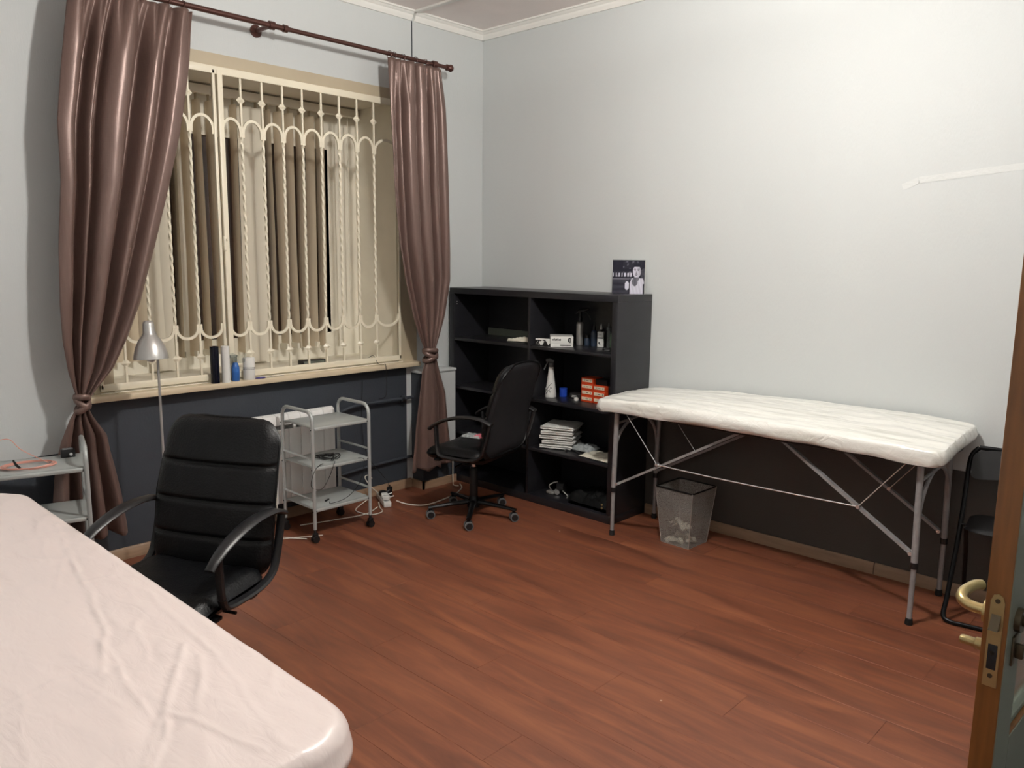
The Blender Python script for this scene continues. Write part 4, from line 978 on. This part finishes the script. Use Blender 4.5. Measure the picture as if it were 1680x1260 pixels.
me.materials.append(a_.m); pp_ = bpy.data.objects.new('photo_print', me); COL.objects.link(pp_); pp_.parent = o

def bottle(name, x, y, z, prof, m, lab, cap=None, capm='blackplastic', n=20):
    t = thing(name, (x, y, z), 0, lab, 'bottle'); MB().lathe(prof, n=n).build('body', m, t)
    if cap: MB().lathe(cap, n=n).build('cap', capm, t)
    return t
z3 = SZ[2]
sb_ = bottle('spray_bottle', 1.005, -.085, z3, [(.022, 0), (.024, .003), (.024, .135), (.018, .15), (.012, .155)], 'steel', 'tall shiny silver spray bottle with black trigger on the upper right shelf')
MB().lathe([(.015, .152), (.016, .18), (.011, .19), (.010, .215)], n=14).build('collar', 'blackplastic', sb_)
mb = MB(); mb.sweep([(-.03, -.01, .206), (-.01, 0, .222), (.03, .012, .232), (.055, .02, .238)], [.005, .011, .012, .008], n=8); mb.sweep(smooth_path([(.02, .008, .226), (.05, .02, .205), (.065, .025, .17)], 4), .0045, n=7); mb.build('trigger', 'blackplastic', sb_)
bottle('small_jar', 1.055, -.07, z3, [(.018, 0), (.019, .003), (.019, .045), (.016, .05)], 'blueglass', 'low dark glass jar between the silver spray and the blue-grey bottle', [(.017, .05), (.017, .068), (.012, .07)])
bottle('dropper_bottle', 1.11, -.07, z3, [(.02, 0), (.021, .004), (.021, .085), (.016, .1), (.01, .105)], 'blueglass', 'dark blue-grey dropper bottle left of the white label bottle', [(.011, .105), (.009, .125), (.003, .15)])
wb = thing('label_bottle', (1.17, -.075, z3), .5, 'square white labelled bottle with pointed nozzle on the upper shelf', 'bottle')
MB().rbox((-.021, -.021, 0), (.021, .021, .10), .006).build('body', 'whiteplastic', wb); MB().lathe([(.015, .1), (.015, .112), (.008, .114)], n=14).build('collar', 'blackplastic', wb); MB().lathe([(.008, .112), (.006, .125), (.002, .148)], n=12).build('nozzle', 'whiteplastic', wb)
mb = MB(); mb.box((-.018, -.0216, .056), (.016, -.0212, .063)); mb.box((-.012, -.0216, .022), (-.004, -.0212, .034)); mb.box((-.006, -.0216, .016), (-.001, -.0212, .024)); mb.box((-.01, -.0216, .078), (.008, -.0212, .080)); mb.build('print_marks', 'ink', wb)
bt = bottle('squeeze_bottle', 1.22, -.06, z3, [(.012, 0), (.013, .003), (.011, .05), (.012, .1), (.01, .108)], 'wrap', 'slim clear pump bottle between the white label bottle and the green bottle', [(.014, .108), (.014, .13), (.006, .134), (.004, .155)], 'greyplastic')
gb = bottle('wash_bottle', 1.285, -.08, z3, [(.03, 0), (.033, .004), (.034, .075), (.03, .095), (.018, .102)], 'green', 'clear wash bottle with green liquid and bent spout on the upper shelf', [(.017, .102), (.017, .125), (.01, .13)], 'whiteplastic')
MB().sweep(smooth_path([(0, 0, .128), (0, 0, .15), (.012, .006, .165), (.045, .02, .172)], 5), .003, n=7).build('spout', 'wrap', gb)
o = MB().rbox((-.02, -.014, 0), (.02, .014, .012), .005).sweep(smooth_path([(-.02, 0, .008), (-.03, .01, .012), (-.02, .02, .016), (0, .016, .014), (.02, .01, .02)], 4), .003, n=6).build('clip', 'blackplastic'); put(o, (1.345, -.24, z3), .5); tag(o, 'small black clip at the front of the upper shelf near the green bottle', 'clip')
# goggles box and white box
gg = thing('small_carton', (.868, -.27, z3), math.radians(20), 'small black and white patterned carton at the divider, upper right shelf', 'box')
MB().rbox((-.055, -.035, 0), (.055, .035, .048), .002).build('carton', 'ink', gg)
mb = MB(); mb.box((-.053, -.0362, .038), (.053, -.0352, .047)); mb.prism([(-.02, .006), (-.005, .006), (.008, .03), (-.008, .036), (-.028, .024)], -.0362, -.0352, None, 'y'); mb.prism([(.014, .038), (.05, .038), (.05, .02), (.034, .006), (.026, .022)], -.0362, -.0352, None, 'y')
for i in range(6): mb.box((-.05 + i * .005, -.0362, .008 + (i % 3) * .009), (-.047 + i * .005, -.0352, .012 + (i % 3) * .009))
mb.build('printed_front', 'whiteplastic', gg)
def flatbox(z0, z1, sx, sy, loc, rz, lab, name='flat_carton'):
    t = thing(name, (loc[0], loc[1], z0), rz, lab, 'box'); MB().rbox((-sx, -sy, 0), (sx, sy, z1 - z0), .0015).build('carton', 'whiteplastic', t); return t
BR = math.radians(42)
b1 = flatbox(z3, z3 + .02, .072, .085, (.95, -.205), BR, 'thin white carton with black band under the larger white box')
MB().box((-.01, -.0857, .008), (.06, -.0852, .015)).build('printed_band', 'ink', b1); MB().box((.0722, -.05, .008), (.0727, .075, .017)).build('printed_band', 'ink', b1)
b2 = flatbox(z3 + .0205, z3 + .066, .073, .086, (.95, -.205), BR, 'white carton with black lettering on the upper right shelf')
mb = MB()
xs = -.062
for i, wch in enumerate((.006, .004, .005, .006, .005, .006, .007, .005)):
    hh = .009 + .002 * ((i * 7) % 3); mb.box((xs, -.0868, .021 - .001 * (i % 2)), (xs + wch, -.0861, .021 + hh)); xs += wch + .0016
for i in range(16):
    a = PI / 2 + PI * i / 16 * 1.0; a2 = PI / 2 + PI * (i + 1) / 16
    mb.prism([(.050 + .013 * math.cos(a), .024 + .015 * math.sin(a)), (.050 + .013 * math.cos(a2), .024 + .015 * math.sin(a2)), (.050 + .005 * math.cos(a2), .024 + .009 * math.sin(a2)), (.050 + .005 * math.cos(a), .024 + .009 * math.sin(a))], -.0868, -.0861, None, 'y')
mb.box((.050, -.0868, .006), (.056, -.0861, .040))
ysx = -.075
for i, wch in enumerate((.008, .005, .009, .007, .008, .009)):
    mb.box((.0731, ysx, .021), (.0737, ysx + wch, .021 + .010 + .002 * (i % 2))); ysx += wch + .002
mb.build('lettering', 'ink', b2)
# folded paper / gloves, top left compartment
def crump(name, loc, sx, sy, hgt, m, seed, nu=26, nv=18, rz=0, taper=0):
    def f1(top):
        def fn(u, v):
            s, q = u * 2 - 1, v * 2 - 1; e = (max(0, 1 - abs(s) ** 6) * max(0, 1 - abs(q) ** 6)) ** .5
            n1 = noise.noise(Vector((s * 2.2 + seed, q * 2.2, 0))); n2 = noise.noise(Vector((s * 6, q * 6 + seed, 2)))
            tp = 1 - taper * (1 - u); x = sx * s * (1 + .06 * n1 * (abs(q) > .9)); y = sy * q * tp * (1 + .08 * n1)
            z = (hgt * (.55 + .45 * u * (1 if taper else 0) + .35 * n1 + .2 * n2 + (0 if taper else .2)) * (.25 + .75 * e)) if top else 0
            return (x, y, max(0.0005, z) if top else 0)
        return fn
    mb = MB(); mb.grid(f1(True), nu, nv); mb.grid(f1(False), 2, 2)
    o = mb.build(name, m, None, fix=False, angle=50); return put(o, loc, rz)
o = crump('paper_bundle', (.635, -.24, z3), .105, .05, .035, 'paper', 3, rz=.25, taper=.6); tag(o, 'crumpled off-white paper bundle in the upper left compartment', 'paper')
o = MB().rbox((-.31, -.005, 0), (.31, .005, .05), .001).build('backing_strip', 'doorgrey'); put(o, (.41, -.024, z3)); tag(o, 'long grey strip at the back of the upper left compartment', 'strip')
# second level
z2 = SZ[1]
o = thing('spray_bottle', (.885, -.225, z2), math.radians(10), 'tall tapered white spray bottle with silver script on the middle shelf', 'bottle')
MB().lathe([(.036, 0), (.038, .004), (.036, .03), (.028, .09), (.019, .16), (.016, .20)], n=28).build('body', 'towel', o)
MB().lathe([(.0165, .2), (.018, .205), (.018, .225), (.012, .23)], n=16).build('collar', 'greyplastic', o)
mb = MB(); mb.sweep([(-.032, -.012, .242), (-.01, -.004, .244), (.018, .004, .236)], [.009, .013, .008], n=8); mb.sweep(smooth_path([(-.018, -.008, .236), (-.03, -.014, .21), (-.042, -.02, .18)], 4), .0045, n=7); mb.build('trigger', 'greyplastic', o)
sc_ = MB(); 
def onb(t, z): rr_ = interp(z, [0, .03, .09, .16], [.0385, .0365, .0285, .0195]) + .001; return (rr_ * math.cos(t), rr_ * math.sin(t), z)
for L_ in ([(-2.2, .03), (-2.0, .05), (-1.75, .055), (-1.7, .035), (-2.0, .025), (-1.6, .045), (-1.3, .05), (-1.2, .035), (-1.0, .05)], [(-1.75, .055), (-1.5, .075), (-1.2, .085), (-.9, .095)], [(-1.3, .05), (-1.1, .07), (-.9, .06)]):
    sc_.sweep(smooth_path([onb(*q) for q in L_], 5), .0022, n=5)
sc_.build('script_logo', 'chrome', o)
o = MB().lathe([(.017, 0), (.018, .002), (.018, .046)], n=20).build('jar', 'blackplastic'); put(o, (.84, -.20, z2)); tag(o, 'dark little jar with white lid left of the tapered spray bottle', 'jar'); MB().lathe([(.0185, .046), (.0185, .052), (.016, .053)], n=20).build('lid', 'whiteplastic', o)
o = MB().lathe([(.025, 0), (.026, .002), (.026, .05)], n=22).build('jar', 'blue'); put(o, (.93, -.15, z2)); tag(o, 'bright blue jar right of the tapered spray bottle', 'jar'); MB().lathe([(.0265, .05), (.0265, .056), (.024, .057)], n=22).build('lid', 'blue', o)
o = MB().rbox((-.045, -.03, 0), (.045, .03, .035), .006).build('black_carton', 'ink'); put(o, (1.035, -.13, z2), .15); tag(o, 'low black box with two white lines left of the orange boxes', 'box')
mb = MB(); mb.box((-.025, -.0308, .018), (.01, -.0302, .021)); mb.box((-.028, -.0308, .009), (.018, -.0302, .012)); mb.build('printed_lines', 'whiteplastic', o)
o = MB().rbox((-.012, -.01, 0), (.012, .01, .02), .004).build('eraser', 'whiteplastic'); put(o, (1.093, -.215, z2)); tag(o, 'small white block touching the lower left orange box', 'block')
def obox(x, y, z, lab):
    t = thing('orange_box', (x, y, z), 0, lab, 'box', 'orange cartons stacked on the middle shelf')
    MB().rbox((-.047, -.05, 0), (.047, .05, .0385), .0015).build('carton', 'orange', t)
    MB().box((-.040, -.0508, .012), (.040, -.0502, .031)).build('paper_label', 'label', t)
    mb = MB(); mb.box((-.026, -.0512, .0205), (-.015, -.0508, .0225)); mb.box((-.009, -.0512, .0195), (.010, -.0508, .0225)); mb.box((.026, -.0512, .0175), (.0305, -.0508, .025)); mb.build('label_print', 'ink', t)
    return t
NMS = ('bottom', 'second', 'third', 'top')
for i in range(4): obox(1.165, -.15 + .002 * (i % 2), z2 + .0388 * i, 'orange box with cream label, %s of the taller left stack' % NMS[i])
NM2 = ('bottom', 'middle', 'top')
for i in range(3): obox(1.263, -.15 - .002 * (i % 2), z2 + .0388 * i, 'orange box with cream label, %s of the shorter right stack' % NM2[i])
o = MB().rbox((-.045, -.05, 0), (.045, .05, .036), .003).build('black_carton', 'ink'); put(o, (1.265, -.135, z2 + .1170)); tag(o, 'black box lying on the shorter stack of orange boxes', 'box')
o = MB().rbox((-.03, -.06, 0), (.03, .06, .12), .003).build('black_carton', 'ink'); put(o, (1.355, -.13, z2)); tag(o, 'upright black box right of the orange boxes with pale lettering', 'box')
mb = MB()
for i in range(6): mb.box((-.006, -.0608, .02 + .015 * i), (.004 + .003 * (i % 2), -.0602, .028 + .015 * i))
mb.box((-.018, -.0608, .108), (.022, -.0602, .114)); mb.build('lettering', 'greyplastic', o)
# third level: folded sheets
z1 = SZ[0]
rnd = random.Random(4); zc = z1
ORD = ('bottom', 'second from bottom', 'middle', 'second from top', 'top')
for i in range(5):
    hh = .031; sx, sy = .112 + rnd.uniform(-.004, .006), .12
    def fold(u, v, i=i, sx=sx, sy=sy, hh=hh):
        s, q = u * 2 - 1, v * 2 - 1
        return s, q
    def ftp(u, v, i=i, sx=sx, sy=sy, hh=hh):
        s, q = u * 2 - 1, v * 2 - 1; e = math.sqrt(max(0, (1 - abs(s) ** 10) * (1 - abs(q) ** 10))); n1 = noise.noise(Vector((s * 3 + i, q * 3, i * 2.))); return (s * sx * (1 + .03 * n1), q * sy * (1 + .03 * n1), hh * .5 + hh * .5 * e * (.92 + .16 * n1 * (i == 4)))
    def fbt(u, v, i=i, sx=sx, sy=sy, hh=hh):
        s, q = u * 2 - 1, v * 2 - 1; e = math.sqrt(max(0, (1 - abs(s) ** 10) * (1 - abs(q) ** 10))); n1 = noise.noise(Vector((s * 3 + i, q * 3, i * 2.))); return (s * sx * (1 + .03 * n1), q * sy * (1 + .03 * n1), hh * .5 - hh * .5 * e)
    mb = MB(); mb.grid(ftp, 22, 22); mb.grid(fbt, 22, 22, flip=True)
    # fold layers along the front edge
    for l in range(2):
        mb.sweep([(-sx * .96 + 2 * sx * .96 * t / 8, -sy * 1.0 - .002 + .004 * noise.noise(Vector((t, l, i))), hh * (.3 + .4 * l) + .003 * noise.noise(Vector((t * .8, l, i + 5)))) for t in range(9)], .0055, n=6)
    o = mb.build('folded_sheet', 'towel', None, angle=70); put(o, (.945 + rnd.uniform(-.006, .006), -.175 + rnd.uniform(-.006, .006), zc), math.radians(24 + rnd.uniform(-3, 3)))
    tag(o, 'folded white sheet, %s of the stack on the third shelf' % ORD[i], 'sheet', 'folded white sheets'); zc += hh
o = crump('plastic_bag', (1.13, -.16, z1), .075, .07, .045, 'film', 8); tag(o, 'crinkled clear plastic bag beside the stack of white sheets', 'bag')
o = crump('folded_cloth', (1.325, -.235, z1), .125, .105, .026, 'paper', 12, rz=0, taper=.25); tag(o, 'folded cream cloth at the right end of the third shelf', 'cloth')
o = MB().sweep(smooth_path([(1.09, -.30, z1 + .006), (1.06, -.27, z1 + .008), (1.1, -.24, z1 + .006), (1.15, -.26, z1 + .006), (1.2, -.28, z1 + .006)], 4), .006, .003, n=6).build('dark_strap', 'blackplastic'); tag(o, 'dark strap lying between the sheets and the cream cloth', 'strap')
# silver tube leaning on the divider, bottle behind the chair
o = thing('tube', (.765, -.315, z1), 0, 'slim silver tube with black cap leaning by the divider behind the chair', 'tube')
MB().sweep([(0, 0, 0), (.004, 0, .09)], [.013, .009], [.008, .009], n=12).build('body', 'steel', o); MB().cyl((.004, 0, .09), (.008, 0, .14), .008, .005, n=12).build('cap', 'blackplastic', o)
o = thing('small_canister', (.36, -.25, z1 + 0), 0, 'small silver canister in the lower left compartment behind the chair', 'canister')
MB().lathe([(.022, 0), (.022, .10), (.012, .11), (.012, .125)], n=18).build('body', 'steel', o); MB().lathe([(.013, .12), (.013, .15), (.008, .152)], n=14).build('cap', 'chrome', o)
# bottom level
z0 = .05
o = crump('black_bag', (1.28, -.19, z0), .16, .13, .10, 'blackbag', 21, nu=30, nv=24); tag(o, 'crumpled black plastic bag at the right of the bottom shelf', 'bag')
o = thing('small_machine', (1.0, -.20, z0), 0, 'small dark machine with chrome parts at the left of the bottom shelf', 'machine')
mb = MB(); mb.cyl((-.05, 0, .045), (.0, .01, .05), .035, n=18); mb.build('drum', 'blackplastic', o); MB().cyl((-.045, -.03, .02), (-.02, -.05, .02), .016, n=14).build('chrome_knob', 'chrome', o)
mb = MB(); mb.sweep(smooth_path([(-.09, -.03, .02), (-.1, -.04, .05), (-.08, -.02, .07), (-.05, -.01, .08)], 4), .004, n=6); mb.sweep(smooth_path([(.0, -.02, .03), (.03, -.04, .03), (.05, -.03, .01), (.07, -.06, .006)], 4), .004, n=6); mb.rbox((-.11, -.06, 0), (-.05, -.02, .02), .006); mb.build('bracket', 'steel', o)
# packet on the far chair
pk = crump('packet', (.70, -.745, .478), .07, .045, .022, 'film', 31, rz=math.radians(14)); tag(pk, 'clear packet with pink end lying on the seat of the far chair', 'packet')
o = crump('pink_end', (.045, 0, .004), .03, .04, .02, 'pink', 33); o.parent = pk
# power marks on the bookcase base
for i, z in enumerate((.062, .083)):
    o = MB().lathe([(.007, 0), (.007, .006), (.004, .008)], n=10, mx=Matrix.Translation((1.43, BY - .0, z + .03)) @ Matrix.Rotation(PI / 2, 4, 'X')).build('connector_bolt', 'brass', bk)

# ------------------------------------------------------------ ceiling lamp and added fill fitting (out of frame)
cl = thing('ceiling_lamp', (LX, LY, 0), 0, 'ceiling lamp with flat white reflector disc above the middle of the room', 'lamp')
MB().lathe([(.01, 2.99), (.01, CZ)], n=10).build('stem', 'whiteplastic', cl)
MB().lathe([(0, 2.985), (.05, 2.985), (.33, 2.976), (.33, 2.982), (.05, 2.992), (0, 2.992)], n=32).build('reflector', 'whiteplastic', cl)
cl = thing('ceiling_lamp', (4.3, -4.6, 0), 0, 'added unseen cord and socket for the fill light behind the camera', 'lamp')  # made-up fitting that carries the added entrance fill
MB().lathe([(.004, 2.68), (.004, CZ)], n=8).build('cord', 'whiteplastic', cl)
MB().lathe([(.02, 2.66), (.02, 2.69), (.01, 2.70)], n=14).build('socket', 'whiteplastic', cl)
